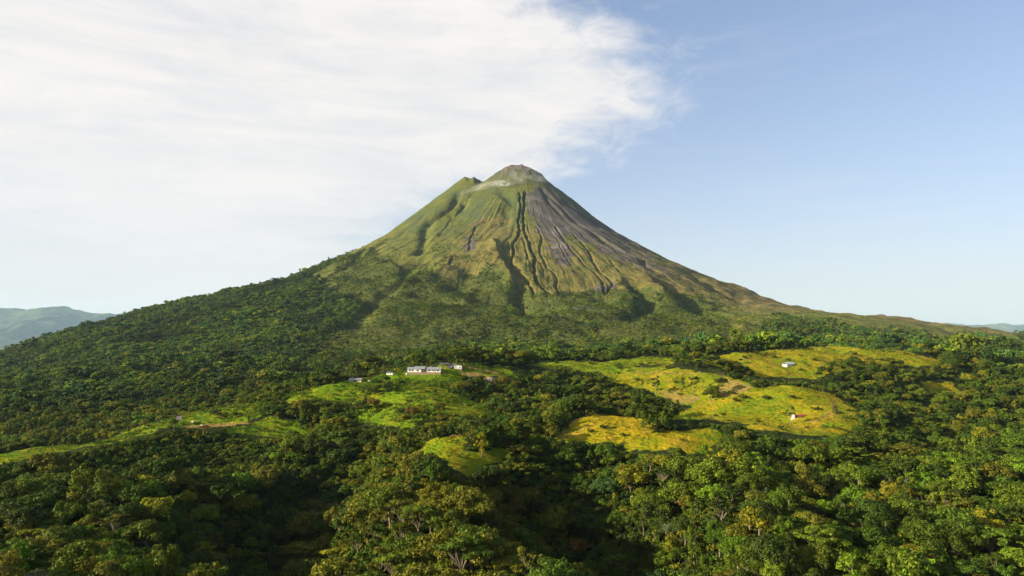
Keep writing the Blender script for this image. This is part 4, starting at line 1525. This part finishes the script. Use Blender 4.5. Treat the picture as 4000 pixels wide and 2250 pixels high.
lone('shrub', 2092, 1076, 15, 'bright green', 'bright rounded bush downhill of the leaning tree', var=0)
lone('broadleaf_tree', 991, 946, 14, 'deep green', 'small dark tree between the low hut and the farmhouse', var=3)
lone('vine_draped_tree', 1212, 1150, 62, 'yellow-green', 'sunlit vine-hung tree standing in the rutted clearing', var=0)
lone('broadleaf_tree', 1185, 1112, 52, 'mid green', 'tall round tree behind the vine-hung tree of the rutted clearing', var=4)
lone('broadleaf_tree', 1385, 1122, 42, 'olive', 'dense olive tree at the tip of the grassy mound', var=5)
lone('open_crowned_tree', 1620, 1092, 36, 'mid green', 'shaggy tree between the grassy mound and the lower meadow', var=3)
lone('broadleaf_tree', 2160, 1066, 22, 'deep green', 'round tree where the yellow meadow meets the jungle', var=0)
lone('broadleaf_tree', 437, 1082, 26, 'deep green', 'dark round tree at the bend of the ridge road', var=1)
lone('palm_tree', 505, 1062, 20, 'olive', 'small palm on the grass inside the road bend', 'palms', var=0)
lone('shrub', 540, 1043, 14, 'dark green', 'dark bush on the grass above the red earth bank', var=1)
lone('umbrella_tree', 512, 1100, 30, 'rusty brown', 'wide brownish flat-topped tree below the red earth bank', var=1)
lone('broadleaf_tree', 760, 1050, 40, 'olive', 'golden-lit olive tree at the end of the ridge pasture', var=0)
lone('slender_tree', 1985, 955, 18, 'dark green', 'narrow dark tree on the meadow below the metal-roofed cowshed', var=2)
lone('broadleaf_tree', 2060, 958, 22, 'dark green', 'dark round tree in the hollow below the metal-roofed cowshed', var=3)
lone('broadleaf_tree', 1560, 940, 20, 'deep green', 'round green tree on the back meadow hedge', var=4)

BUSHES = [(1010, 985), (935, 1012), (1030, 1010), (905, 1030), (1075, 985), (1110, 1020), (960, 975), (1680, 930), (1750, 955), (1600, 955), (1700, 962), (1860, 1010),
          (1930, 1005), (1990, 1000), (1820, 1045), (1905, 1060), (2060, 1030), (1880, 905), (1950, 900), (2050, 905), (2150, 895), (2220, 905), (1840, 915), (1480, 1085),
          (1540, 1080), (1570, 1098), (1720, 1108), (1490, 915), (1560, 925), (1400, 915), (1330, 926), (1870, 1000), (1845, 990), (600, 1045), (380, 1078)]
BT = ['dark green', 'deep green', 'mid green', 'olive']
for i, (px, py) in enumerate(BUSHES):
    lone('shrub', px + random.uniform(-6, 6), py + random.uniform(-3, 3), random.uniform(6, 12), BT[i % 4],
         f'low {BT[i % 4]} bush growing by itself on {"the green farmhouse hill" if px < 1150 and px > 800 else "the grassy ridge" if px < 800 else "a yellow pasture"}', 'low bushes on the pastures', var=i % 3, squash=random.uniform(0.8, 1.2))
# scattered shrubs and young trees on each pasture
PNAME = ['green farmhouse hill', 'ferny slope below the farmhouse', 'grassy ridge', 'ferny mound below the ridge road', 'rutted clearing', 'golden grassy mound', 'lower golden meadow',
         'yellow meadow of the red-roofed shed', 'sloping pasture with bare banks', 'yellow hill of the cowshed', 'back meadow behind the farmhouse', 'small forest glade']
sx_, sy_ = jitter_grid(-560, 760, 380, 1130, 12.0, 19)
sz2 = ground_z(sx_, sy_)
which = np.full(len(sx_), -1)
for i, (p_, a_, b_, c_) in enumerate(PAST):
    q1, q2 = proj(sx_, sy_, sz2)
    which = np.where(inpoly(p_, q1, q2) & (sy_ > a_) & (sy_ < b_), i, which)
den_ = fbm(sx_ / 60, sy_ / 60, 3, 88) + np.where(np.isin(which, [8, 9, 10]), 0.10, 0.0) - np.where(np.isin(which, [2, 3]), 0.25, 0.0)
ok = (which >= 0) & free_of(sx_, sy_, 1.0) & (np.random.default_rng(4).uniform(size=len(sx_)) < np.clip(0.16 + den_ * 0.9, 0.03, 0.6))
cand = np.nonzero(ok)[0]
np.random.default_rng(5).shuffle(cand)
for j, i in enumerate(cand[:185]):
    wn = PNAME[which[i]]
    tn_ = ['dark green', 'deep green', 'mid green', 'olive', 'deep green'][j % 5]
    if j % 6 == 0 and which[i] not in (4, 5):
        sc_ = random.uniform(0.28, 0.55)
        place_tree('broadleaf_tree', float(sx_[i]), float(sy_[i]), sc_, tn_, f'{"young" if sc_ < 0.42 else "small"} {tn_} round tree standing alone on the {wn}', f'scattered plants of the {wn}')
    else:
        sc_ = random.uniform(0.35, 1.15)
        place_tree('shrub', float(sx_[i]), float(sy_[i]), sc_, tn_, f'{"large" if sc_ > 0.9 else "small" if sc_ < 0.6 else "rounded"} {tn_} shrub scattered on the {wn}',
                   f'scattered plants of the {wn}', squash=random.uniform(0.7, 1.2))
# pale hedge along the crest of the grassy ridge
for i in range(64):
    u = i / 63
    px = 190 + 380 * u + random.uniform(-8, 8)
    py = np.interp(px, [150, 330, 430, 480, 600], [1112, 1066, 1040, 1024, 1007]) - random.uniform(0, 5)
    x, y, z = site(px, py + 4)
    tn_ = random.choice(['olive', 'olive', 'yellow-green', 'mid green'])
    sz_ = random.uniform(1.0, 1.9)
    place_tree('shrub', x + random.uniform(-3, 3), y + random.uniform(2, 16), sz_, tn_,
               f'{"tall" if sz_ > 1.6 else "low" if sz_ < 1.25 else "middling"} feathery {tn_} hedge shrub along the crest of the grassy ridge', 'hedge along the grassy ridge')


def solo(name, meshes, px, py, d, tone, label, category, group=None, scale=1.0, rot=0.0):
    """one special plant in the forest: (part name, mesh) pairs under one root"""
    x = pix(px, py, d)[0]
    e = bpy.data.objects.new(name, None)
    COL.objects.link(e)
    e.location = (x, d, float(ground_z(x, d)[0]))
    e.rotation_euler = (0, 0, rot)
    e.scale = (scale,) * 3
    e['label'], e['category'] = label, category
    if group:
        e['group'] = group
    for pn, me_ in meshes:
        o = bpy.data.objects.new(pn, me_)
        if tone:
            o.color = TONES[tone] + (1,)
        COL.objects.link(o)
        o.parent = e
    return e


solo('bare_tree', [('trunk', bare_mesh(21, 19, 0.75))], 1190, 1400, 262, None, 'large leafless tree with fanned pale branches rising from the wooded spur', 'tree')
solo('bare_tree', [('trunk', bare_mesh(34, 15, 0.6))], 1330, 1390, 268, None, 'small bleached dead tree beside the dark ravine', 'tree')
solo('bare_tree', [('trunk', bare_mesh(45, 16, 0.5))], 1685, 1030, 640, None, 'thin leafless tree in front of the tawny hillock', 'tree')
PLANT = [broad_plant_mesh(3), broad_plant_mesh(4)]
for i, (px, d) in enumerate([(2110, 268), (2170, 280), (2240, 262), (2310, 300), (2390, 275), (1960, 300), (2035, 262), (2460, 290), (2520, 265), (1880, 262), (2140, 330), (2280, 345),
                             (2430, 330), (1800, 285), (2530, 320), (1990, 345), (2350, 262), (2080, 300)]):
    tn_, sz_ = ['bright green', 'mid green', 'yellow-green'][i % 3], random.uniform(1.2, 1.9)
    solo('paddle_leaved_plant', [('leaves', PLANT[i % 2])], px, 1400, d, tn_,
         f'{"tall" if sz_ > 1.55 else "low"} {tn_} clump of huge paddle leaves among the jungle trees', 'plant', 'paddle-leaved plants in the jungle slope', sz_, i * 1.3)


# ------------------------------------------------------------------ farm buildings
WHITE_M = plain_mat('white_wall', (0.74, 0.71, 0.64), 0.8, 0.06, 0.8)
CREAM_M = plain_mat('cream_wall', (0.60, 0.52, 0.38), 0.85, 0.12, 0.8)
PLINTH_M = plain_mat('plinth', (0.22, 0.16, 0.09), 0.85, 0.15, 0.8)
GLASS_DOORWAY_M = plain_mat('dark_glass_or_doorway', (0.025, 0.03, 0.035), 0.15, 0.1, 1.0, 0.5)  # window glass; also the darkness painted across doorways
WOOD_M = plain_mat('grey_wood', (0.20, 0.16, 0.12), 0.85, 0.25, 2.0)
ASPHALT_M = plain_mat('asphalt', (0.085, 0.080, 0.080), 0.9, 0.2, 0.6)
STONE_M = plain_mat('pale_stone', (0.55, 0.50, 0.42), 0.9, 0.15, 1.0)
TYRE_M = plain_mat('tyre', (0.02, 0.02, 0.02), 0.8, 0.2, 3.0)
PAINT_M = plain_mat('white_paint', (0.78, 0.78, 0.77), 0.35, 0.03, 2.0, 0.5)
BIRD_M = plain_mat('black_feathers', (0.012, 0.011, 0.011), 0.6, 0.3, 8.0)


def sheet_mat(name, col, rough=0.42, rib=5.0):
    """ribbed roofing sheet with some rust"""
    m, t, out = material(name)
    co = t.new('ShaderNodeTexCoord').outputs['Object']
    n = t.noise(co, 0.7, 5, 0.65)
    c = t.mix(t.rng(n, 0.55, 0.75, 0, 0.5), col, tuple(v * f for v, f in zip(col, (0.85, 0.66, 0.5))))
    wv = t.new('ShaderNodeTexWave', wave_type='BANDS', bands_direction='X')
    t.put(wv.inputs['Vector'], co)
    wv.inputs['Scale'].default_value = rib
    principled(t, out, c, rough, wv.outputs[1], 0.4, 0.05, 0.4)
    return m


GREYROOF_M = sheet_mat('grey_roof', (0.17, 0.18, 0.20))
DARKROOF_M = sheet_mat('dark_roof', (0.075, 0.075, 0.085))
GREENROOF_M = sheet_mat('pale_green_roof', (0.33, 0.42, 0.38))
REDROOF_M = sheet_mat('red_roof', (0.20, 0.035, 0.025))


def box_mesh(name, x0, x1, y0, y1, z0, z1, mat):
    V = [(x0, y0, z0), (x1, y0, z0), (x1, y1, z0), (x0, y1, z0), (x0, y0, z1), (x1, y0, z1), (x1, y1, z1), (x0, y1, z1)]
    F = [(0, 3, 2, 1), (4, 5, 6, 7), (0, 1, 5, 4), (1, 2, 6, 5), (2, 3, 7, 6), (3, 0, 4, 7)]
    me_ = bpy.data.meshes.new(name)
    me_.from_pydata(V, [], F)
    me_.materials.append(mat)
    return me_


def part(name, me_, parent, label=None):
    o = bpy.data.objects.new(name, me_)
    COL.objects.link(o)
    o.parent = parent
    if label:
        o['label'] = label
    return o


def boxp(name, parent, x0, x1, y0, y1, z0, z1, mat):
    return part(name, box_mesh(name, x0, x1, y0, y1, z0, z1, mat), parent)


def gable_wall(name, parent, x0, x1, y0, y1, z0, z1, ridge, mat, axis='x'):
    """walls with gable ends under a ridge that runs along the given axis"""
    if axis == 'x':
        ym = (y0 + y1) / 2
        V = [(x0, y0, z0), (x1, y0, z0), (x1, y1, z0), (x0, y1, z0), (x0, y0, z1), (x1, y0, z1), (x1, y1, z1), (x0, y1, z1), (x0, ym, ridge), (x1, ym, ridge)]
        F = [(0, 1, 5, 4), (2, 3, 7, 6), (3, 0, 4, 8, 7), (1, 2, 6, 9, 5), (4, 5, 9, 8), (6, 7, 8, 9)]
    else:
        xm = (x0 + x1) / 2
        V = [(x0, y0, z0), (x1, y0, z0), (x1, y1, z0), (x0, y1, z0), (x0, y0, z1), (x1, y0, z1), (x1, y1, z1), (x0, y1, z1), (xm, y0, ridge), (xm, y1, ridge)]
        F = [(0, 1, 5, 8, 4), (2, 3, 7, 9, 6), (3, 0, 4, 7), (1, 2, 6, 5), (4, 8, 9, 7), (5, 6, 9, 8)]
    me_ = bpy.data.meshes.new(name)
    me_.from_pydata(V, [], F)
    me_.materials.append(mat)
    return part(name, me_, parent)


def gable_roof(name, parent, x0, x1, y0, y1, eave, ridge, mat, axis='x', th=0.14, lift=0.06):
    """two roof slopes of real thickness"""
    prof = lambda a, b: [(a, eave), ((a + b) / 2, ridge), (b, eave)]
    a, b = (y0, y1) if axis == 'x' else (x0, x1)
    e0, e1 = (x0, x1) if axis == 'x' else (y0, y1)
    V = []
    for e in (e0, e1):
        for q, zz in prof(a, b):
            for dz in (lift, lift + th):
                V.append((e, q, zz + dz) if axis == 'x' else (q, e, zz + dz))
    F = [(1, 3, 9, 7), (3, 5, 11, 9), (0, 6, 8, 2), (2, 8, 10, 4), (0, 1, 7, 6), (4, 10, 11, 5), (0, 2, 3, 1), (2, 4, 5, 3), (6, 7, 9, 8), (8, 9, 11, 10)]
    me_ = bpy.data.meshes.new(name)
    me_.from_pydata(V, [], F)
    me_.materials.append(mat)
    return part(name, me_, parent)


def window(parent, x0, x1, y, z0, z1):
    w_ = boxp('window', parent, x0 - 0.12, x1 + 0.12, y - 0.10, y + 0.02, z0 - 0.12, z1 + 0.12, WHITE_M)
    xm = (x0 + x1) / 2
    boxp('pane', w_, x0, xm - 0.04, y - 0.13, y - 0.101, z0, z1, GLASS_DOORWAY_M)
    boxp('pane', w_, xm + 0.04, x1, y - 0.13, y - 0.101, z0, z1, GLASS_DOORWAY_M)
    return w_


def root(name, site_, rotz, label, category, group=None, dz=0.0):
    e = bpy.data.objects.new(name, None)
    COL.objects.link(e)
    e.location = (site_[0], site_[1], site_[2] + dz)
    e.rotation_euler = (0, 0, rotz)
    e['label'], e['category'] = label, category
    if group:
        e['group'] = group
    return e


# long farmhouse of three wings
h = root('farmhouse', SITES['house'], math.radians(-4), 'long white farmhouse with grey sheet roofs crowning the green hill', 'house', dz=0.5)
boxp('plinth', h, -18.4, 18.4, -4.6, 6.5, -4.0, 0.0, PLINTH_M)
gable_wall('wall', h, -18, -10.2, -3.0, 5.5, 0.0, 2.9, 4.9, WHITE_M)
gable_roof('roof', h, -18.9, -9.6, -4.0, 6.3, 2.6, 5.0, GREYROOF_M)
gable_wall('wall', h, -10.0, -3.0, -4.2, 5.9, 0.0, 3.5, 5.7, WHITE_M)
gable_roof('roof', h, -10.8, 1.2, -5.0, 6.6, 3.25, 5.85, GREYROOF_M)
boxp('wall', h, -2.8, 3.0, -0.6, 5.2, 0.0, 3.1, CREAM_M)
gable_wall('wall', h, 3.2, 18.0, -3.2, 5.4, 0.0, 2.9, 4.8, WHITE_M)
gable_roof('roof', h, 1.4, 19.0, -4.2, 6.2, 2.6, 5.0, GREYROOF_M)
for x in (-2.6, -0.6, 1.2):
    boxp('veranda_post', h, x, x + 0.22, -4.6, -4.38, 0.0, 3.3, WOOD_M)
for x0, x1, y in ((-16.6, -14.8, -3.0), (-13.4, -11.6, -3.0), (-8.2, -5.2, -4.2), (5.0, 7.0, -3.2), (9.2, 11.0, -3.2), (14.0, 16.4, -3.2)):
    window(h, x0, x1, y, 0.9, 2.2)
d_ = boxp('door', h, -0.6, 0.7, -0.68, -0.602, 0.0, 2.2, WOOD_M)
boxp('handle', d_, 0.5, 0.6, -0.76, -0.681, 1.0, 1.1, STONE_M)
boxp('door', h, 11.8, 12.8, -3.28, -3.202, 0.0, 2.1, WOOD_M)

b = root('barn', SITES['barn'], math.radians(3), 'white gabled barn with a dark doorway behind the farmhouse drive', 'barn', dz=0.3)
boxp('plinth', b, -6.3, 6.3, -0.3, 14.3, -3.0, 0.0, PLINTH_M)
gable_wall('wall', b, -6, 6, 0, 14, 0, 3.0, 4.5, WHITE_M, 'y')
gable_roof('roof', b, -6.7, 6.7, -0.6, 14.6, 2.85, 4.6, GREYROOF_M, 'y')
boxp('door', b, -5.4, -2.6, -0.06, 0.03, 0, 2.5, GLASS_DOORWAY_M)  # flat dark sheet on the wall, painting the shade of the open doorway
window(b, -1.3, -0.2, 0, 0.9, 1.9)
window(b, 3.4, 4.5, 0, 0.9, 1.9)

s = root('hut', SITES['hut'], math.radians(-14), 'low white hut with a dark roof between shed and farmhouse', 'hut', dz=0.3)
gable_wall('wall', s, -3.6, 3.6, 0, 4.4, -1.5, 2.0, 3.0, WHITE_M)
gable_roof('roof', s, -4.1, 4.1, -0.7, 5.0, 1.8, 3.1, DARKROOF_M)
window(s, -2.4, -1.2, 0, 0.7, 1.5)
boxp('door', s, 0.6, 1.5, -0.06, 0.02, -0.3, 1.7, WOOD_M)

s = root('farm_shed', SITES['shed'], math.radians(-6), 'cream farm shed with a low grey metal roof lower on the ridge', 'shed', dz=0.2)
gable_wall('wall', s, -6.4, 6.4, 0.4, 6.2, -1.5, 2.3, 3.2, CREAM_M)
gable_roof('roof', s, -7.2, 7.2, -0.8, 7.2, 2.1, 3.35, GREYROOF_M)
for x in (-6.9, -2.3, 2.3, 6.7):
    boxp('post', s, x, x + 0.2, -0.6, -0.4, -1.5, 2.1, WOOD_M)
boxp('door', s, -1.4, 1.4, 0.32, 0.42, -0.4, 2.0, GLASS_DOORWAY_M)

s = root('farm_shed', SITES['backshed'], math.radians(2), 'low open shed with weathered roof behind the farmhouse', 'shed', dz=0.2)
boxp('wall', s, -4.4, 4.4, 3.0, 3.2, -1.0, 2.0, WOOD_M)
gable_roof('roof', s, -5.2, 5.2, -0.6, 4.4, 1.95, 2.9, DARKROOF_M)
for x in (-4.6, 0.0, 4.5):
    boxp('post', s, x, x + 0.18, -0.3, -0.12, -1.0, 2.0, WOOD_M)

s = root('cowshed', SITES['cowshed'], math.radians(28), 'cowshed with pale green metal roof alone on the yellow hill', 'barn', dz=0.3)
boxp('wall', s, -7.0, 7.0, -4.0, -3.8, -1.5, 2.2, CREAM_M)
boxp('wall', s, -7.0, -6.8, -3.8, 4.0, -1.5, 2.2, CREAM_M)
boxp('wall', s, -6.8, 7.0, 3.8, 4.0, -1.5, 2.2, WOOD_M)
gable_roof('roof', s, -7.9, 7.9, -5.0, 5.0, 2.2, 4.4, GREENROOF_M)
for y in (-3.7, 0.0, 3.6):
    boxp('post', s, 6.7, 6.95, y, y + 0.22, -1.5, 2.2 if y else 4.2, WOOD_M)
boxp('fence_rail', s, 7.0, 13.5, -1.2, -1.05, 0.6, 0.8, WOOD_M)
boxp('fence_post', s, 13.3, 13.5, -1.3, -1.05, -0.8, 1.1, WOOD_M)

s = root('red_roofed_shed', SITES['redshed'], math.radians(8), 'small open shed with sagging red roof on the yellow meadow', 'shed', dz=0.1)
gable_roof('roof', s, -3.2, 5.6, -2.4, 3.0, 0.8, 2.1, REDROOF_M)
for x, y in ((-3.9, -2.3), (5.2, -2.3), (-3.9, 3.0), (5.2, 3.0)):
    boxp('post', s, x * 0.8, x * 0.8 + 0.2, y * 0.9, y * 0.9 + 0.2, -1.0, 0.95, WOOD_M)
boxp('wall', s, -2.9, 5.0, 2.4, 2.6, -1.0, 0.9, WOOD_M)
sx, sy, sz = SITES['redshed']
s = root('water_tank', (sx - 5.4, sy + 0.5, float(ground_z(sx - 5.4, sy + 0.5)[0])), 0.2, 'white peaked water tank at the end of the red-roofed shed', 'tank')
V, F = [], []
tube(V, F, [(0, 0, -0.6), (0, 0, 2.2), (0, 0, 2.6), (0, 0, 4.0), (0, 0, 4.4)], [1.3, 1.3, 0.9, 0.4, 0.15], 14)
me_ = bpy.data.meshes.new('body')
me_.from_pydata(V, [], F)
me_.materials.append(PAINT_M)
part('body', me_, s)
boxp('base', s, -2.0, 2.0, -2.0, 2.0, -1.2, -0.05, STONE_M)

s = root('pump_house', SITES['tank'], math.radians(10), 'tiny white block hut on the bare earth terrace', 'hut', dz=0.2)
boxp('wall', s, -2.1, 2.1, 0, 3.4, -1.0, 2.6, WHITE_M)
boxp('roof', s, -2.4, 2.4, -0.3, 3.7, 2.603, 2.8, STONE_M)
boxp('door', s, -1.2, -0.3, -0.07, 0.0, -0.2, 1.8, WOOD_M)


def car(px, py, rot, label):
    x, y, z = site(px, py, 600)
    e = root('parked_car', (x, y, z), rot, label, 'car', 'cars parked at the farmhouse', dz=0.15)
    V = [(-2.1, -0.85, 0.35), (2.1, -0.85, 0.35), (2.15, -0.85, 0.95), (1.2, -0.85, 1.0), (0.6, -0.72, 1.62), (-1.7, -0.72, 1.64), (-2.1, -0.85, 1.05)]
    n_ = len(V)
    V = V + [(a, -b_, c) for a, b_, c in V]
    F = [tuple(range(n_))[::-1], tuple(range(n_, 2 * n_))] + [(i, (i + 1) % n_, n_ + (i + 1) % n_, n_ + i) for i in range(n_)]
    me_ = bpy.data.meshes.new('body')
    me_.from_pydata(V, [], [f[::-1] for f in F])
    me_.materials.append(PAINT_M)
    part('body', me_, e)
    for sgn in (-1, 1):
        boxp('window', e, -1.5, 0.5, *(sorted((sgn * 0.80, sgn * 0.86))), 1.08, 1.5, GLASS_DOORWAY_M)
        for wx in (-1.35, 1.35):
            V, F = [], []
            tube(V, F, [(wx, sgn * 0.70, 0.34), (wx, sgn * 0.92, 0.34)], [0.34, 0.34], 10)
            wm = bpy.data.meshes.new('wheel')
            wm.from_pydata(V, [], F)
            wm.materials.append(TYRE_M)
            part('wheel', wm, e)
    return e


car(1046, 941, 0.1, 'white van parked against the front of the farmhouse')
car(1027, 944, 0.4, 'white car parked on the lawn below the farmhouse')
car(931, 961, 0.0, 'white car parked on the ridge beside the cream farm shed')

# roads as thin sheets on the ground
for i, (g, hw) in enumerate(ROADS):
    P = []
    for k in range(len(g) - 1):
        for u in np.linspace(0, 1, 12, endpoint=False):
            P.append(g[k] * (1 - u) + g[k + 1] * u)
    P = np.array(P + [g[-1]])
    for _ in range(6):
        P[1:-1] = (P[:-2] + 2 * P[1:-1] + P[2:]) / 4
    T = unit(np.gradient(P, axis=0))
    Nn = np.stack([-T[:, 1], T[:, 0]], 1)
    cols = np.linspace(-1, 1, 5)
    R3 = (P[:, None, :] + Nn[:, None, :] * cols[None, :, None] * hw).reshape(-1, 2)
    zz = ground_z(R3[:, 0], R3[:, 1]).reshape(-1, 5)
    zz = zz.max(1, keepdims=True) * 0.6 + zz * 0.4 + 0.22
    me_ = quick_mesh('road', np.concatenate([R3, zz.reshape(-1, 1)], 1), grid_faces(5, len(P)), ASPHALT_M)
    add_obj('road', me_, kind='structure', label='narrow asphalt road over the grassy ridge' if i == 0 else 'paved drive beside the farmhouse')


# boulders, poles and birds
def boulder_mesh(seed, r):
    rg2 = np.random.default_rng(seed)
    V, F = [], []
    for i in range(6):
        th = math.pi * i / 5
        for j in range(9):
            a = 2 * math.pi * j / 9
            q = r * (1 + 0.22 * rg2.normal())
            V.append((math.sin(th) * math.cos(a) * q * 1.2, math.sin(th) * math.sin(a) * q, math.cos(th) * r * 0.75 + r * 0.35))
    for i in range(5):
        for j in range(9):
            F.append((i * 9 + j, (i + 1) * 9 + j, (i + 1) * 9 + (j + 1) % 9, i * 9 + (j + 1) % 9))
    me_ = bpy.data.meshes.new('boulder')
    me_.from_pydata(V, [], F)
    me_.materials.append(STONE_M)
    return me_


for k, (px, py, r, label, grp) in enumerate([(486, 1065, 1.8, 'large pale boulder on the grass above the red earth bank', None), (507, 1075, 1.5, 'upright pale stone on the red earth bank', None)] +
                                            [(1694 + 7 * i, 1036 - 1.0 * i, 0.9, 'pale boulder in a row at the top of the yellow meadow', 'row of pale boulders') for i in range(5)]):
    x, y, z = site(px, py, 400)
    o = add_obj('boulder', boulder_mesh(k, r), label=label, category='boulder')
    if grp:
        o['group'] = grp
    o.location = (x, y, z)
    if k == 1:
        o.scale = (0.6, 0.6, 1.7)

for px, py, h_, label in ((1451, 905, 8, 'thin utility pole on the back meadow crest'), (396, 1084, 8, 'thin utility pole beside the ridge road'), (1122, 933, 7, 'thin utility pole at the farmhouse drive')):
    x, y, z = site(px, py, 400)
    e = root('utility_pole', (x, y, z), 0.3, label, 'pole')
    V, F = [], []
    tube(V, F, [(0, 0, -0.5), (0, 0, h_)], [0.16, 0.11], 8)
    pm = bpy.data.meshes.new('pole')
    pm.from_pydata(V, [], F)
    pm.materials.append(WOOD_M)
    part('post', pm, e)
    boxp('crossarm', e, -0.9, 0.9, -0.18, -0.11, h_ - 0.7, h_ - 0.55, WOOD_M)
    for x_ in (-0.75, 0.0, 0.75):
        boxp('insulator', e, x_ - 0.06, x_ + 0.06, -0.2, -0.08, h_ - 0.548, h_ - 0.36, PAINT_M)

for k, (px, py, d, tilt) in enumerate(((557, 1064, 470, 0.4), (562.5, 1061, 476, -0.3))):
    V = [(0.35, 0, 0.02), (0.1, 0.07, 0.04), (-0.3, 0.05, 0.02), (-0.5, 0.12, 0.0), (-0.5, -0.12, 0.0), (-0.3, -0.05, 0.02), (0.1, -0.07, 0.04), (0.0, 0, 0.10), (-0.1, 0, -0.07)]
    F = [(0, 1, 7), (1, 2, 7), (2, 5, 7), (5, 6, 7), (6, 0, 7), (1, 0, 8), (2, 1, 8), (5, 2, 8), (6, 5, 8), (0, 6, 8), (2, 3, 4, 5)]
    bm_ = bpy.data.meshes.new('body')
    bm_.from_pydata(V, [], F)
    bm_.materials.append(BIRD_M)
    e = root('bird', pix(px, py, d), 0.5 + k, ('black bird gliding with raised wings over the ridge slope', 'black bird gliding just behind the other bird')[k], 'bird')
    e.rotation_euler = (tilt, 0, 0.5 + k)
    part('body', bm_, e)
    for sg in (-1, 1):
        V = [(0.16, 0.05 * sg, 0.03), (0.18, 0.5 * sg, 0.20), (0.05, 0.95 * sg, 0.34), (-0.12, 0.98 * sg, 0.33), (-0.22, 0.5 * sg, 0.17), (-0.24, 0.05 * sg, 0.02),
             (0.0, 0.3 * sg, 0.14), (0.0, 0.7 * sg, 0.28)]
        F = [(0, 1, 6), (1, 7, 6), (1, 2, 7), (2, 3, 7), (3, 4, 7), (4, 6, 7), (4, 5, 6), (5, 0, 6)]
        wm = bpy.data.meshes.new('wing')
        wm.from_pydata(V, [], F)
        wm.materials.append(BIRD_M)
        part('wing', wm, e)


# ------------------------------------------------------------------ air: summit steam and haze
def puff(px, py, rx, rz, depth, dens, seed, roll=0.0, back=30):
    g = march([(px, py)], lambda X, Y: ground_z(X.ravel(), Y.ravel()).reshape(X.shape), 3000, 4100, 4.0)[0]
    d = g[1] - back
    p = pix(px, py, d)
    m, t, out = material('steam')
    co = t.new('ShaderNodeTexCoord').outputs['Object']
    ln = t.new('ShaderNodeVectorMath', operation='LENGTH')
    t.put(ln.inputs[0], co)
    fall = t.rng(ln.outputs['Value'], 0.15, 0.95, 1.0, 0.0)
    nz = t.noise(t.mapping(co, scale=(2.6, 1.6, 1.6), loc=(seed, seed * 0.7, 0)), 1.0, 5, 0.65, 0.5)
    dn = t.math('MULTIPLY', t.math('MULTIPLY', fall, t.rng(nz, 0.40, 0.68)), dens)
    vol = t.new('ShaderNodeVolumePrincipled')
    vol.inputs['Color'].default_value = (0.93, 0.94, 0.96, 1)
    t.put(vol.inputs['Density'], dn)
    vol.inputs['Anisotropy'].default_value = 0.1
    t.t.links.new(vol.outputs[0], out.inputs['Volume'])
    V, F = [], []
    n1_, n2_ = 10, 16
    for i in range(n1_ + 1):
        th = math.pi * i / n1_
        for j in range(n2_):
            a = 2 * math.pi * j / n2_
            V.append((math.sin(th) * math.cos(a), math.sin(th) * math.sin(a), math.cos(th)))
    for i in range(n1_):
        for j in range(n2_):
            F.append((i * n2_ + j, (i + 1) * n2_ + j, (i + 1) * n2_ + (j + 1) % n2_, i * n2_ + (j + 1) % n2_))
    me_ = bpy.data.meshes.new('steam')
    me_.from_pydata(V, [], F)
    me_.materials.append(m)
    k = d / FP
    o = add_obj('steam', me_, kind='stuff', label='thin white steam drifting round the summit of the volcano')
    o.location = p
    o.scale = (rx * k, depth, rz * k)
    o.rotation_euler = (0, roll, 0)
    return o


puff(1232, 466, 62, 15, 45, 0.020, 1.0, -0.20)
puff(1268, 463, 40, 13, 45, 0.026, 4.0, -0.05)
puff(1185, 478, 50, 13, 45, 0.010, 7.0, -0.35)
puff(1305, 448, 40, 34, 60, 0.008, 3.0, 0.5)
puff(1352, 450, 48, 16, 50, 0.012, 9.0, 0.15)
puff(1345, 430, 34, 12, 40, 0.010, 12.0, 0.5)

HAZE_M, t, out = material('haze')
vol = t.new('ShaderNodeVolumePrincipled')
vol.inputs['Color'].default_value = (0.50, 0.74, 1.0, 1)
vol.inputs['Density'].default_value = 1.15e-5
vol.inputs['Anisotropy'].default_value = 0.0
t.t.links.new(vol.outputs[0], out.inputs['Volume'])
hz = add_obj('haze', box_mesh('haze', -44000, 44000, -3200, 44000, -1800, 1800, HAZE_M), kind='stuff', label='thin blue morning haze over the whole landscape')
